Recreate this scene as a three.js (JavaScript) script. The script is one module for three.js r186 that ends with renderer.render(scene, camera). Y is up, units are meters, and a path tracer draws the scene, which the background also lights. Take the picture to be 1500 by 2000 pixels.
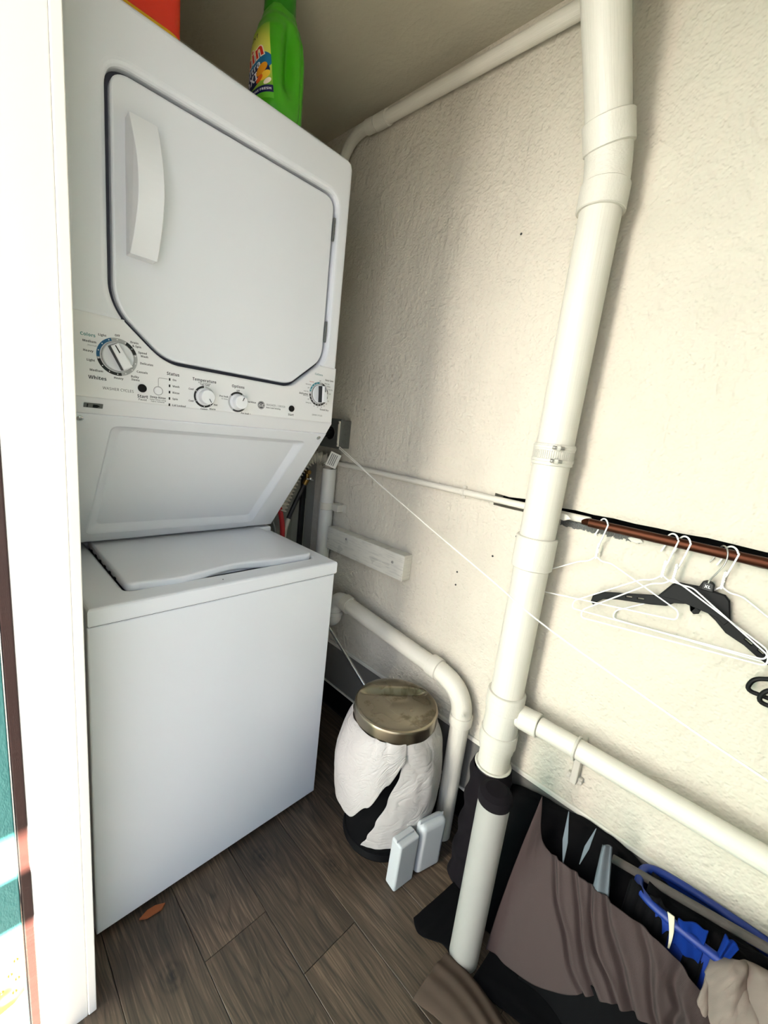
import * as THREE from 'three';
import { mergeGeometries } from 'three/addons/utils/BufferGeometryUtils.js';
import { RoundedBoxGeometry } from 'three/addons/geometries/RoundedBoxGeometry.js';

// ------------------------------------------------------------------ camera, sky, sun, exposure
const V = (x, y, z) => new THREE.Vector3(x, y, z);
const scene = new THREE.Scene();
const camera = new THREE.PerspectiveCamera(101.79, 0.75, 0.02, 60);
camera.position.set(-0.16423, 1.25788, 0.91108);
camera.up.set(0.06653, 0.97307, -0.22069);
camera.lookAt(camera.position.clone().add(V(0.71534, -0.20071, -0.66933)));

const renderer = new THREE.WebGLRenderer({ antialias: true });
renderer.toneMapping = THREE.LinearToneMapping;
renderer.toneMappingExposure = 2.5;
renderer.shadowMap.enabled = true;

{ // daylight sky: pale blue overhead, hazy and warm towards the horizon
  const w = 64, h = 32, d = new Float32Array(w * h * 4);
  for (let j = 0; j < h; j++) {
    const el = ((j + 0.5) / h - 0.5) * Math.PI;           // row 0 is the bottom
    const s = Math.max(0, Math.sin(el)), k = Math.pow(1 - s, 2.0);
    for (let i = 0; i < w; i++) {
      const o = (j * w + i) * 4;
      d[o] = 0.42 + 0.46 * k; d[o + 1] = 0.54 + 0.40 * k; d[o + 2] = 0.78 + 0.30 * k; d[o + 3] = 1;
    }
  }
  const t = new THREE.DataTexture(d, w, h, THREE.RGBAFormat, THREE.FloatType);
  t.mapping = THREE.EquirectangularReflectionMapping; t.magFilter = THREE.LinearFilter; t.needsUpdate = true;
  scene.background = t;
}
const sun = new THREE.DirectionalLight(0xfff8ee, 60);
sun.position.set(-0.35, 5.0, 5.2); sun.target.position.set(-0.16, 0.0, 0.1);
sun.castShadow = true; sun.shadow.radius = 1;
Object.assign(sun.shadow.camera, { left: -5, right: 5, top: 5, bottom: -5, near: 0.1, far: 20 });
sun.shadow.mapSize.set(2048, 2048);
scene.add(sun, sun.target);

// ------------------------------------------------------------------ helpers
let seed = 7;
const rnd = () => { seed = (seed * 1664525 + 1013904223) >>> 0; return seed / 4294967296; };
function hash3(x, y, z) { let h = (x * 374761393 + y * 668265263 + z * 2147483647) | 0; h = Math.imul(h ^ (h >>> 13), 1274126177); h ^= h >>> 16; return (h >>> 0) / 4294967296; }
function noise(x, y = 0, z = 0) {                          // value noise 0..1
  const X = Math.floor(x), Y = Math.floor(y), Z = Math.floor(z);
  let fx = x - X, fy = y - Y, fz = z - Z;
  fx = fx * fx * (3 - 2 * fx); fy = fy * fy * (3 - 2 * fy); fz = fz * fz * (3 - 2 * fz);
  const l = (a, b, t) => a + (b - a) * t;
  return l(l(l(hash3(X, Y, Z), hash3(X + 1, Y, Z), fx), l(hash3(X, Y + 1, Z), hash3(X + 1, Y + 1, Z), fx), fy),
    l(l(hash3(X, Y, Z + 1), hash3(X + 1, Y, Z + 1), fx), l(hash3(X, Y + 1, Z + 1), hash3(X + 1, Y + 1, Z + 1), fx), fy), fz);
}
const fbm = (x, y = 0, z = 0, o = 4) => { let s = 0, a = 0.5, n = 0; for (let i = 0; i < o; i++) { s += a * noise(x, y, z); n += a; a *= 0.5; x *= 2.03; y *= 2.03; z *= 2.03; } return s / n; };
// periodic 2-D noise for tiling textures
function pnoise(x, y, p, q, s) {
  const X = Math.floor(x), Y = Math.floor(y); let fx = x - X, fy = y - Y;
  fx = fx * fx * (3 - 2 * fx); fy = fy * fy * (3 - 2 * fy);
  const m = (a, n) => ((a % n) + n) % n, l = (a, b, t) => a + (b - a) * t;
  return l(l(hash3(m(X, p), m(Y, q), s), hash3(m(X + 1, p), m(Y, q), s), fx), l(hash3(m(X, p), m(Y + 1, q), s), hash3(m(X + 1, p), m(Y + 1, q), s), fx), fy);
}
function dataTex(w, h, fn, srgb, rx = 1, ry = 1) {
  const d = new Uint8Array(w * h * 4), c = [0, 0, 0];
  for (let j = 0; j < h; j++) for (let i = 0; i < w; i++) {
    fn((i + 0.5) / w, (j + 0.5) / h, c);
    const o = (j * w + i) * 4;
    d[o] = Math.max(0, Math.min(255, c[0] * 255)); d[o + 1] = Math.max(0, Math.min(255, c[1] * 255)); d[o + 2] = Math.max(0, Math.min(255, c[2] * 255)); d[o + 3] = 255;
  }
  const t = new THREE.DataTexture(d, w, h);
  t.wrapS = t.wrapT = THREE.RepeatWrapping; t.magFilter = THREE.LinearFilter; t.minFilter = THREE.LinearMipmapLinearFilter; t.generateMipmaps = true;
  if (srgb) t.colorSpace = THREE.SRGBColorSpace;
  t.repeat.set(rx, ry); t.needsUpdate = true;
  return t;
}
const names = {};
function numbered(n) { names[n] = (names[n] ?? -1) + 1; return names[n] ? `${n}_${String(names[n]).padStart(3, '0')}` : n; }
const origin = new Map();
function thing(name, label, category, [x, y, z], group) {
  const o = new THREE.Group(); o.name = numbered(name); o.position.set(x, y, z); scene.add(o);
  o.userData = { label, category }; if (group) o.userData.group = group;
  origin.set(o, V(x, y, z)); return o;
}
function struct(name, [x, y, z] = [0, 0, 0]) {
  const o = new THREE.Group(); o.name = name; o.position.set(x, y, z); o.userData = { kind: 'structure' }; scene.add(o);
  origin.set(o, V(x, y, z)); return o;
}
function part(parent, name, geo, mat, label) {             // geo in world metres
  const g = Array.isArray(geo) ? merge(geo) : geo, p = origin.get(parent);
  g.translate(-p.x, -p.y, -p.z);
  const m = new THREE.Mesh(g, mat); m.name = name; m.castShadow = m.receiveShadow = true;
  if (label) m.userData.label = label;
  parent.add(m); origin.set(m, p); return m;
}
function merge(list) {
  return mergeGeometries(list.map((g) => { let q = g.index ? g.toNonIndexed() : g; for (const k of Object.keys(q.attributes)) if (!['position', 'normal', 'uv'].includes(k)) q.deleteAttribute(k); q.morphAttributes = {}; return q; }));
}
const box = (x0, y0, z0, x1, y1, z1) => { const g = new THREE.BoxGeometry(x1 - x0, y1 - y0, z1 - z0); g.translate((x0 + x1) / 2, (y0 + y1) / 2, (z0 + z1) / 2); return g; };
const rbox = (x0, y0, z0, x1, y1, z1, r = 0.004, s = 3) => { const g = new RoundedBoxGeometry(x1 - x0, y1 - y0, z1 - z0, s, r); g.translate((x0 + x1) / 2, (y0 + y1) / 2, (z0 + z1) / 2); return g; };
function metricUV(g) {                                      // box-projected uv in metres
  if (g.index) g = g.toNonIndexed();
  const p = g.attributes.position, n = g.attributes.normal, uv = new Float32Array(p.count * 2);
  for (let i = 0; i < p.count; i++) {
    const ax = Math.abs(n.getX(i)), ay = Math.abs(n.getY(i)), az = Math.abs(n.getZ(i));
    const [u, v] = ax >= ay && ax >= az ? [p.getZ(i), p.getY(i)] : ay >= az ? [p.getX(i), p.getZ(i)] : [p.getX(i), p.getY(i)];
    uv[2 * i] = u; uv[2 * i + 1] = v;
  }
  g.setAttribute('uv', new THREE.BufferAttribute(uv, 2)); return g;
}
function along(g, a, b) {                                   // geometry along +y from 0 to its length, turned to run from a to b
  const d = b.clone().sub(a); g.applyQuaternion(new THREE.Quaternion().setFromUnitVectors(V(0, 1, 0), d.clone().normalize())); g.translate(a.x, a.y, a.z); return g;
}
function rod(a, b, r, r1 = r, seg = 40, ch = 0) {
  const L = a.distanceTo(b), c = ch || Math.min(0.0012, r * 0.2);
  const pts = [V(0.00001, 0, 0), V(r - c, 0, 0), V(r, c, 0), V(r1, L - c, 0), V(r1 - c, L, 0), V(0.00001, L, 0)].map((p) => new THREE.Vector2(p.x, p.y));
  const g = new THREE.LatheGeometry(creasedProfile(pts), seg); return along(g, a, b);
}
function creasedProfile(pts, e = 0.0002) {                  // doubles profile corners so that lathes keep crisp edges
  const out = [pts[0]];
  for (let i = 1; i < pts.length - 1; i++) {
    const a = pts[i - 1], p = pts[i], b = pts[i + 1];
    const d1 = p.clone().sub(a), d2 = b.clone().sub(p), l1 = d1.length(), l2 = d2.length();
    if (d1.dot(d2) / (l1 * l2) < 0.92) { out.push(p.clone().addScaledVector(d1, -Math.min(e, l1 * 0.3) / l1), p.clone(), p.clone().addScaledVector(d2, Math.min(e, l2 * 0.3) / l2)); } else out.push(p);
  }
  out.push(pts[pts.length - 1]); return out;
}
function lathe(profile, seg = 64) { return new THREE.LatheGeometry(creasedProfile(profile.map(([r, y]) => new THREE.Vector2(Math.max(r, 1e-5), y))), seg); }
function ring(a, b, r, rin, seg = 48) {                     // sleeve around a pipe
  const L = a.distanceTo(b), c = 0.0018;
  return along(lathe([[rin, 0], [r - c, 0], [r, c], [r, L - c], [r - c, L], [rin, L]], seg), a, b);
}
function tube(pts, r, n = 60, rs = 10, closed = false, tension = 0.5) {
  const c = pts instanceof THREE.Curve ? pts : new THREE.CatmullRomCurve3(pts, closed, 'catmullrom', tension);
  const g = new THREE.TubeGeometry(c, n, r, rs, closed);
  if (closed) return g;
  const caps = [0, 1].map((t) => { const s = new THREE.SphereGeometry(r, rs, 6); const p = c.getPointAt(t); s.translate(p.x, p.y, p.z); return s; });
  return merge([g, ...caps]);
}
function polyCurve(pts, rad) {                              // straight runs joined by small bends
  const path = new THREE.CurvePath();
  let cur = pts[0];
  for (let i = 1; i < pts.length - 1; i++) {
    const p = pts[i], d1 = p.clone().sub(pts[i - 1]), d2 = pts[i + 1].clone().sub(p), r = Math.min(rad, d1.length() * 0.45, d2.length() * 0.45);
    const a = p.clone().addScaledVector(d1.normalize(), -r), b = p.clone().addScaledVector(d2.normalize(), r);
    path.add(new THREE.LineCurve3(cur, a)); path.add(new THREE.QuadraticBezierCurve3(a, p, b)); cur = b;
  }
  path.add(new THREE.LineCurve3(cur, pts[pts.length - 1])); return path;
}
function extrude(shape, depth, bevel = 0.002, seg = 2, curve = 16) {   // front face at depth + bevel, outline kept to the shape
  return new THREE.ExtrudeGeometry(shape, { depth, bevelEnabled: bevel > 0, bevelThickness: bevel, bevelSize: bevel, bevelOffset: -bevel, bevelSegments: seg, curveSegments: curve });
}
const shapeOf = (pts) => new THREE.Shape(pts.map(([x, y]) => new THREE.Vector2(x, y)));
function sheet(fn, nu, nv, t, closeU = false) {             // thick cloth shell from a surface function
  const P = [], N = [], pos = [], uv = [], idx = [];
  const at = (u, v) => fn(u, v), e = 1e-3;
  for (let j = 0; j <= nv; j++) for (let i = 0; i <= nu; i++) {
    const u = i / nu, v = j / nv, p = at(u, v);
    const du = at(Math.min(1, u + e), v).sub(at(Math.max(0, u - e), v)), dv = at(u, Math.min(1, v + e)).sub(at(u, Math.max(0, v - e)));
    P.push(p); N.push(du.cross(dv).normalize());
  }
  const W = nu + 1, n = P.length;
  for (const s of [0, 1]) for (let k = 0; k < n; k++) {
    const q = P[k].clone().addScaledVector(N[k], s ? -t : 0); pos.push(q.x, q.y, q.z); uv.push((k % W) / nu, Math.floor(k / W) / nv);
  }
  for (let j = 0; j < nv; j++) for (let i = 0; i < nu; i++) {
    const a = j * W + i, b = a + 1, c = a + W, d = c + 1;
    idx.push(a, b, d, a, d, c, n + a, n + d, n + b, n + a, n + c, n + d);
  }
  const edge = (a, b) => idx.push(a, n + a, n + b, a, n + b, b);
  for (let i = 0; i < nu; i++) { edge(i, i + 1); edge(nv * W + i + 1, nv * W + i); }
  if (!closeU) for (let j = 0; j < nv; j++) { edge((j + 1) * W, j * W); edge(j * W + nu, (j + 1) * W + nu); }
  const g = new THREE.BufferGeometry();
  g.setAttribute('position', new THREE.Float32BufferAttribute(pos, 3)); g.setAttribute('uv', new THREE.Float32BufferAttribute(uv, 2));
  g.setIndex(idx); g.computeVertexNormals(); return g;
}
function lump(c, r, amp, freq, s, ws = 64, hs = 40) {       // soft crumpled heap
  const g = new THREE.SphereGeometry(1, ws, hs), p = g.attributes.position;
  for (let i = 0; i < p.count; i++) {
    const x = p.getX(i), y = p.getY(i), z = p.getZ(i);
    const w = fbm(x * 1.3 + s, y * 1.3, z * 1.3, 2), f = Math.abs(fbm(x * freq + s + w * 2, y * freq, z * freq + w * 2, 3) - 0.5) * 2;
    const k = 1 + amp * (f - 0.4);
    const yy = y < -0.25 ? -0.25 + (y + 0.25) * 0.35 : y;
    p.setXYZ(i, c[0] + x * r[0] * k, c[1] + yy * r[1] * k, c[2] + z * r[2] * k);
  }
  g.computeVertexNormals(); return g;
}

// ------------------------------------------------------------------ materials
const M = {};
const mat = (c, rough = 0.5, o = {}) => new THREE.MeshPhysicalMaterial({ color: c, roughness: rough, side: THREE.DoubleSide, ...o });
const stuccoBump = dataTex(1024, 1024, (u, v, c) => {
  const wx = pnoise(u * 6, v * 6, 6, 6, 11) * 0.12, wy = pnoise(u * 6, v * 6, 6, 6, 12) * 0.12;
  const a = pnoise(u * 9 + wx * 9, v * 9 + wy * 9, 9, 9, 1), b = pnoise(u * 34 + wx * 34, v * 22, 34, 22, 2), d = pnoise(u * 96, v * 76 + wy * 76, 96, 76, 3), f = pnoise(u * 240, v * 240, 240, 240, 4);
  const tro = 1 - Math.abs(2 * pnoise(u * 16 + wx * 40, v * 10 + wy * 40, 16, 10, 5) - 1);
  let h = 0.30 * a + 0.17 * b + 0.24 * d + 0.17 * f + 0.12 * Math.pow(tro, 6);
  const pit = pnoise(u * 130, v * 130, 130, 130, 9); if (pit > 0.985) h -= (pit - 0.985) * 4;
  c[0] = c[1] = c[2] = h;
});
const wallTone = dataTex(512, 512, (u, v, c) => {
  const a = pnoise(u * 4, v * 4, 4, 4, 21), b = pnoise(u * 19, v * 15, 19, 15, 22), s = pnoise(u * 150, v * 150, 150, 150, 23);
  let k = 0.975 + 0.03 * (a - 0.5) + 0.025 * (b - 0.5); if (s > 0.992) k -= 0.10;
  c[0] = 0.808 * k; c[1] = 0.782 * k; c[2] = 0.722 * k;
}, true, 0.8, 0.8);
M.wall = mat(0xffffff, 0.75, { map: wallTone, bumpMap: stuccoBump, bumpScale: 0.0085 });
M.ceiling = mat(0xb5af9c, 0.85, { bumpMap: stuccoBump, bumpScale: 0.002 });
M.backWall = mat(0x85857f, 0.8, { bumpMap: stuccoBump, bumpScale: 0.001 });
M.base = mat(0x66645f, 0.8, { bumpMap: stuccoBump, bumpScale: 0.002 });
M.lip = mat(0xcfccc0, 0.7);
M.subfloor = mat(0x14100c, 0.95);
const speck = dataTex(256, 256, (u, v, c) => { const n = pnoise(u * 40, v * 40, 40, 40, 31), m = pnoise(u * 120, v * 120, 120, 120, 32); c[0] = c[1] = c[2] = 0.5 * n + 0.5 * m; }, false, 6, 6);
M.jamb = mat(0xf0ede5, 0.45);
M.teal = mat(0x4d918c, 0.45, { bumpMap: speck, bumpScale: 0.0006 });
M.brick = mat(0x47261f, 0.55, { bumpMap: speck, bumpScale: 0.0006 });
M.rust = mat(0xd9c9a0, 0.6, { map: dataTex(256, 256, (u, v, c) => { const a = pnoise(u * 12, v * 12, 12, 12, 41) * 0.6 + pnoise(u * 50, v * 50, 50, 50, 42) * 0.4, k = Math.max(0, Math.min(1, (a - 0.55) * 6)); c[0] = 0.88 - 0.35 * k; c[1] = 0.82 - 0.5 * k; c[2] = 0.62 - 0.5 * k; }, true) });
M.enamel = mat(0xe5e8ee, 0.28, { clearcoat: 0.35, clearcoatRoughness: 0.2, bumpMap: speck, bumpScale: 0.00005 });
M.plastic = mat(0xe8eaee, 0.35);
M.seam = mat(0x1c1c20, 0.7);
M.gasket = mat(0x3c3d48, 0.6);
M.black = mat(0x070708, 0.55, { specularIntensity: 0.45 });
M.blackMatte = mat(0x080809, 0.9, { specularIntensity: 0.3 });
M.dark = mat(0x161618, 0.5);
M.chrome = mat(0xc9cacb, 0.22, { metalness: 1 });
M.steel = mat(0xa59a86, 0.28, { metalness: 1, anisotropy: 0.4, bumpMap: speck, bumpScale: 0.0001 });
M.steelDirty = mat(0xffffff, 0.34, { metalness: 0.95, map: dataTex(512, 512, (u, v, c) => {
  const a = pnoise(u * 7, v * 7, 7, 7, 51) * 0.55 + pnoise(u * 21, v * 21, 21, 21, 52) * 0.3 + pnoise(u * 70, v * 70, 70, 70, 53) * 0.15, k = Math.max(0, Math.min(1, (a - 0.56) * 5));
  c[0] = 0.62 - 0.13 * k; c[1] = 0.585 - 0.135 * k; c[2] = 0.51 - 0.14 * k;
}, true), roughnessMap: dataTex(256, 256, (u, v, c) => { const a = pnoise(u * 9, v * 9, 9, 9, 54); c[0] = c[1] = c[2] = 0.7 + 0.3 * a; }) });
M.galv = mat(0x737674, 0.5, { metalness: 0.75, bumpMap: speck, bumpScale: 0.0002 });
const pvcBump = dataTex(256, 256, (u, v, c) => { c[0] = c[1] = c[2] = 0.6 * pnoise(u * 8, v * 20, 8, 20, 61) + 0.4 * pnoise(u * 60, v * 60, 60, 60, 62); }, false, 3, 3);
M.pvc = mat(0xd2cec2, 0.42, { bumpMap: pvcBump, bumpScale: 0.0006 });
M.pvcBare = mat(0xd4d3ce, 0.4);
M.cord = mat(0xf2efe6, 0.6);
M.wire = mat(0xf4f3f0, 0.3, { clearcoat: 0.4 });
M.silverWire = mat(0xb9b7b0, 0.3, { metalness: 0.9 });
M.copper = mat(0x482818, 0.42, { metalness: 0.85, map: dataTex(256, 64, (u, v, c) => { const a = pnoise(u * 20, v * 3, 20, 3, 71) * 0.6 + pnoise(u * 70, v * 8, 70, 8, 72) * 0.4; c[0] = 0.75 + 0.3 * a; c[1] = 0.7 + 0.3 * a; c[2] = 0.65 + 0.3 * a; }, true, 3, 1) });
M.board = mat(0xffffff, 0.75, { map: dataTex(512, 128, (u, v, c) => { const g = pnoise(u * 6, v * 40, 6, 40, 81) * 0.5 + pnoise(u * 18, v * 70, 18, 70, 82) * 0.5; const k = 0.83 - 0.10 * Math.max(0, g - 0.5) * 2 - (pnoise(u * 9, v * 6, 9, 6, 83) > 0.86 ? 0.06 : 0); c[0] = k * 1.0; c[1] = k * 0.985; c[2] = k * 0.93; }, true, 3, 9), bumpMap: speck, bumpScale: 0.0005 });
const weave = dataTex(256, 256, (u, v, c) => { const a = Math.sin(u * 2 * Math.PI * 64) * 0.5 + Math.sin(v * 2 * Math.PI * 64) * 0.5; c[0] = c[1] = c[2] = 0.5 + 0.22 * a + 0.2 * (pnoise(u * 60, v * 60, 60, 60, 91) - 0.5); }, false, 5, 5);
const cloth = (c, sh = 0.25) => mat(c, 0.95, { sheen: sh, sheenRoughness: 0.8, specularIntensity: 0.3, bumpMap: weave, bumpScale: 0.0005 });
M.blanket = cloth(0x463b3a, 0.1); M.blackClothAndShade = cloth(0x070608, 0); M.plumCloth = cloth(0x141014, 0); M.navyCloth = cloth(0x101a34); M.blueCloth = cloth(0x082c7c, 0);
M.beigeCloth = cloth(0x7f726a); M.brownCloth = cloth(0x4f4239); M.greyCloth = cloth(0x6f767e); M.creamCloth = cloth(0xe4dcc4);
M.blueTub = mat(0x072a78, 0.5);
M.bag = mat(0xb9b4b0, 0.5, { bumpMap: dataTex(512, 512, (u, v, c) => { const w = pnoise(u * 5, v * 5, 5, 5, 101); const r = 1 - Math.abs(2 * pnoise(u * 12 + w * 4, v * 9 + w * 4, 12, 9, 102) - 1), q = 1 - Math.abs(2 * pnoise(u * 34 + w * 6, v * 26, 34, 26, 103) - 1); c[0] = c[1] = c[2] = 0.6 * r * r + 0.4 * q * q; }, false, 1.2, 1.2), bumpScale: 0.0016 });
M.carton = mat(0xb4b8ba, 0.5);
M.green = mat(0x3f9f10, 0.32, { clearcoat: 0.2 }); M.greenCap = mat(0x237c0e, 0.32);
M.red = mat(0xd8260f, 0.25, { clearcoat: 0.5 }); M.yellow = mat(0xd9a514, 0.4);
M.redHose = mat(0xa3151a, 0.45); M.brass = mat(0x8a6d3b, 0.35, { metalness: 0.9 });
M.flex = mat(0xb3afa3, 0.5); M.tag = mat(0xd8d8d4, 0.7);
M.concrete = mat(0x3c3a36, 0.9); M.whitewash = mat(0xf1f0ee, 0.9); M.outer = mat(0xd9d2c2, 0.85);
M.chip = mat(0x96512a, 0.8);
M.timber = mat(0x6b4a33, 0.7);

// floor boards: four grain variants
const woodTex = [0, 1, 2, 3].map((s) => dataTex(256, 1024, (u, v, c) => {
  const wx = fbm(u * 2 + s * 9, v * 5, s, 3), cx = u - 0.5 + 0.35 * (wx - 0.5);
  const cath = Math.sin((cx * cx * 26 + v * 9 + wx * 2.5) * 6.0) * 0.5 + 0.5;
  const fine = fbm(u * 70 + wx * 6, v * 16, s + 3, 3), mid = fbm(u * 16 + wx * 4, v * 3.2, s + 7, 3);
  const knot = Math.max(0, 1 - Math.hypot((u - 0.3 - 0.1 * s) * 2.2, (v - 0.25 - 0.17 * s) * 15) * 1.8);
  let k = 0.60 + 0.30 * (mid - 0.5) + 0.34 * (fine - 0.5) - 0.13 * Math.pow(cath, 6) * (mid > 0.4 ? 1 : 0.4) - 0.26 * knot * (0.25 + 0.75 * Math.pow(Math.sin(knot * 14 + fine * 5) * 0.5 + 0.5, 1.5));
  if (fine > 0.66) k += 0.09;
  k *= [1.0, 0.88, 1.08, 0.95][s];
  c[0] = 0.505 * k; c[1] = 0.420 * k; c[2] = 0.340 * k;
}, true));
M.wood = woodTex.map((t) => mat(0xffffff, 0.5, { map: t, bumpMap: t, bumpScale: 0.0006 }));

// ------------------------------------------------------------------ room shell
{ // floor of separate boards over a dark base
  const f = struct('floor');
  part(f, 'subfloor', box(-0.13, -0.06, -0.6, 1.02, -0.012, 1.62), M.subfloor);
  let n = 0;
  for (let k = -1; k <= 5; k++) {
    const x0 = 0.010 + 0.158 * k, cut = [0.62, 0.9, 0.2, 0.37, 0.72, 0.28, 0.8][k + 1];
    const ends = [-0.5, cut, 1.5].filter((z, i, a) => i === 0 || z > a[i - 1]);
    for (let i = 0; i < ends.length - 1; i++) {
      const xa = Math.max(x0, -0.125) + 0.0006, xb = Math.min(x0 + 0.158, 0.948) - 0.0006;
      const s = new THREE.Shape([new THREE.Vector2(xa, -(ends[i + 1] - 0.0006)), new THREE.Vector2(xb, -(ends[i + 1] - 0.0006)), new THREE.Vector2(xb, -(ends[i] + 0.0006)), new THREE.Vector2(xa, -(ends[i] + 0.0006))]);
      let g = extrude(s, 0.0105, 0.0007, 1); g.rotateX(-Math.PI / 2); g.translate(0, -0.0119, 0);
      const p = g.attributes.position, uv = g.attributes.uv, off = rnd();
      for (let q = 0; q < p.count; q++) uv.setXY(q, (p.getX(q) - x0) / 0.158, p.getZ(q) / 1.2 + off);
      const m = part(f, 'plank', g, M.wood[(n * 3 + k + 1) % 4]); n++;
    }
  }
}
{ // right wall: plaster down to a low ledge, with a chase cut for the pipe that carries the hangers
  const w = struct('wall_right');
  const s = shapeOf([[-1.52, 0.352], [0.5, 0.352], [0.5, 1.4], [0.6, 1.4], [0.6, 2.27], [-1.52, 2.27]]);
  const j = (k) => (noise(k * 3.7, 4) - 0.5) * 0.008;
  const hole = (z0, z1, y0, y1, dy) => { const a = []; for (let i = 0; i <= 24; i++) { const z = z0 + (z1 - z0) * i / 24; a.push(new THREE.Vector2(-z, y0 + j(i) * 0.7 + dy * i / 24)); } for (let i = 24; i >= 0; i--) { const z = z0 + (z1 - z0) * i / 24; a.push(new THREE.Vector2(-z, y1 + j(i + 40) + dy * i / 24)); } return new THREE.Path(a); };
  s.holes.push(hole(0.335, 1.4, 1.0765, 1.1085, 0));
  let g = new THREE.ExtrudeGeometry(s, { depth: 0.05, bevelEnabled: false }); g.rotateY(Math.PI / 2); g.translate(0.9, 0, 0);
  // rotateY(+90): shape x becomes -z
  part(w, 'plaster', g, M.wall);
  part(w, 'backing', box(0.9505, 0.0, -0.6, 1.02, 2.27, 1.52), M.blackMatte);
  for (const [y, z] of [[0.8456, 0.2521], [0.8041, 0.2538], [1.7815, 0.284], [1.005, 0.42], [0.93, 0.36]]) part(w, 'nail_hole', rod(V(0.8985, y, z), V(0.9005, y, z), 0.003, 0.003, 10), M.dark);
  // the lath showing below the chase
  const teeth = []; for (let i = 0; i < 62; i++) { const z = 0.53 + i * 0.0029; teeth.push(box(0.8955, 1.062 + 0.006 * noise(i * 0.9, 2) + 0.00004 * i, z, 0.899, 1.082, z + 0.0014)); }
  teeth.push(box(0.896, 1.0765, 0.53, 0.8985, 1.0785, 0.71)); part(w, 'metal_lath', teeth, M.galv);
  // torn plaster flakes at the chase
  for (const [z, y, a] of [[0.545, 1.094, 0.02], [0.70, 1.074, 0.016]]) { const q = shapeOf([[-a, 0], [-a * 0.3, a * 0.4], [a * 0.5, a * 0.3], [a, -a * 0.1], [a * 0.2, -a * 0.5], [-a * 0.5, -a * 0.35]]); const e = extrude(q, 0.002, 0.0006, 1); e.rotateY(-Math.PI / 2); e.translate(0.894 - (z < 0.6 ? 0.032 : 0), y, z); part(w, 'plaster_flake', e, M.lip); }
}
{ const t = struct('trim_1'); part(t, 'ledge', metricUV(rbox(0.893, 0.343, -0.5, 0.93, 0.358, 1.5, 0.004)), M.lip); }
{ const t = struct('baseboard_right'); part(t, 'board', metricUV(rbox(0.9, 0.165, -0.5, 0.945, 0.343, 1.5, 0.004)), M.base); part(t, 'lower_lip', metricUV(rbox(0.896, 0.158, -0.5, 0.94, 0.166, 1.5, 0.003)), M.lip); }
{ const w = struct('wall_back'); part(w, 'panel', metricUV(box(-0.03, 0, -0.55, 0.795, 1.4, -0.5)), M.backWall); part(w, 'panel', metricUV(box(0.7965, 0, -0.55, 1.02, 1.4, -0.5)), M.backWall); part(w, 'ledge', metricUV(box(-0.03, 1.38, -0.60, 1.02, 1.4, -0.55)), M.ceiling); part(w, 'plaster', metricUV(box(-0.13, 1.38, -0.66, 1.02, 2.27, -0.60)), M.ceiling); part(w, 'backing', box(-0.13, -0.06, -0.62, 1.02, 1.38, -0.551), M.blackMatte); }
{ const w = struct('wall_front'); part(w, 'plaster', metricUV(box(-0.13, -0.06, 1.521, 1.02, 2.3, 1.62)), M.wall); }
{ const w = struct('wall_left');
  part(w, 'plaster', metricUV(box(-0.115, -0.012, -0.60, -0.03, 2.27, 0.10)), M.wall);
  part(w, 'plaster', metricUV(box(-0.13, -0.012, 1.09, -0.03, 2.27, 1.52)), M.wall);
  part(w, 'lintel', metricUV(box(-0.13, 2.06, 0.10, -0.03, 2.27, 1.09)), M.wall); }
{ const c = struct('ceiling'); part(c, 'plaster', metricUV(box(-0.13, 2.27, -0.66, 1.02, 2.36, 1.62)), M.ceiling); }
{ // door frame: painted jamb facing the viewer, with a stop strip
  const t = struct('trim_2');
  part(t, 'jamb_board', rbox(-0.1155, -0.005, 0.098, -0.0425, 2.06, 0.128, 0.003), M.jamb);
  part(t, 'door_stop', rbox(-0.0425, 0.0, 0.10, -0.028, 2.06, 0.1305, 0.002), M.jamb);
  part(t, 'jamb_board', rbox(-0.1155, -0.005, 1.06, -0.03, 2.06, 1.09, 0.003), M.jamb);
  part(t, 'head_board', rbox(-0.1155, 2.03, 0.128, -0.03, 2.06, 1.06, 0.003), M.jamb);
  part(t, 'brick_edge', rbox(-0.129, -0.06, 0.095, -0.1155, 2.1, 0.1285, 0.002), M.brick);
  part(t, 'sill', rbox(-0.13, -0.05, 0.13, -0.04, -0.0125, 1.06, 0.003), M.concrete);
}
{ // the open teal door, folded back beside the jamb
  const d = struct('door_1', [-0.13, -0.02, 0.11]);
  part(d, 'door_leaf', rbox(-0.93, -0.0, 0.085, -0.1315, 2.03, 0.122, 0.002), M.teal);
  const hs = new THREE.Shape([[-0.19, 0.255], [-0.139, 0.275], [-0.1345, 0.262], [-0.1345, 0.175], [-0.15, 0.16], [-0.19, 0.15]].map(([x, y]) => new THREE.Vector2(x, y)));
  const hp = extrude(hs, 0.0025, 0.0006, 1); hp.translate(0, 0, 0.1222); const h = part(d, 'hinge_plate', hp, M.rust);
  for (const [x, y] of [[-0.143, 0.258], [-0.152, 0.232], [-0.143, 0.215], [-0.148, 0.188], [-0.165, 0.205]]) part(h, 'screw', ring(V(x, y, 0.1248), V(x, y, 0.1262), 0.0036, 0.0012, 14), M.brass);
}
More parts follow.
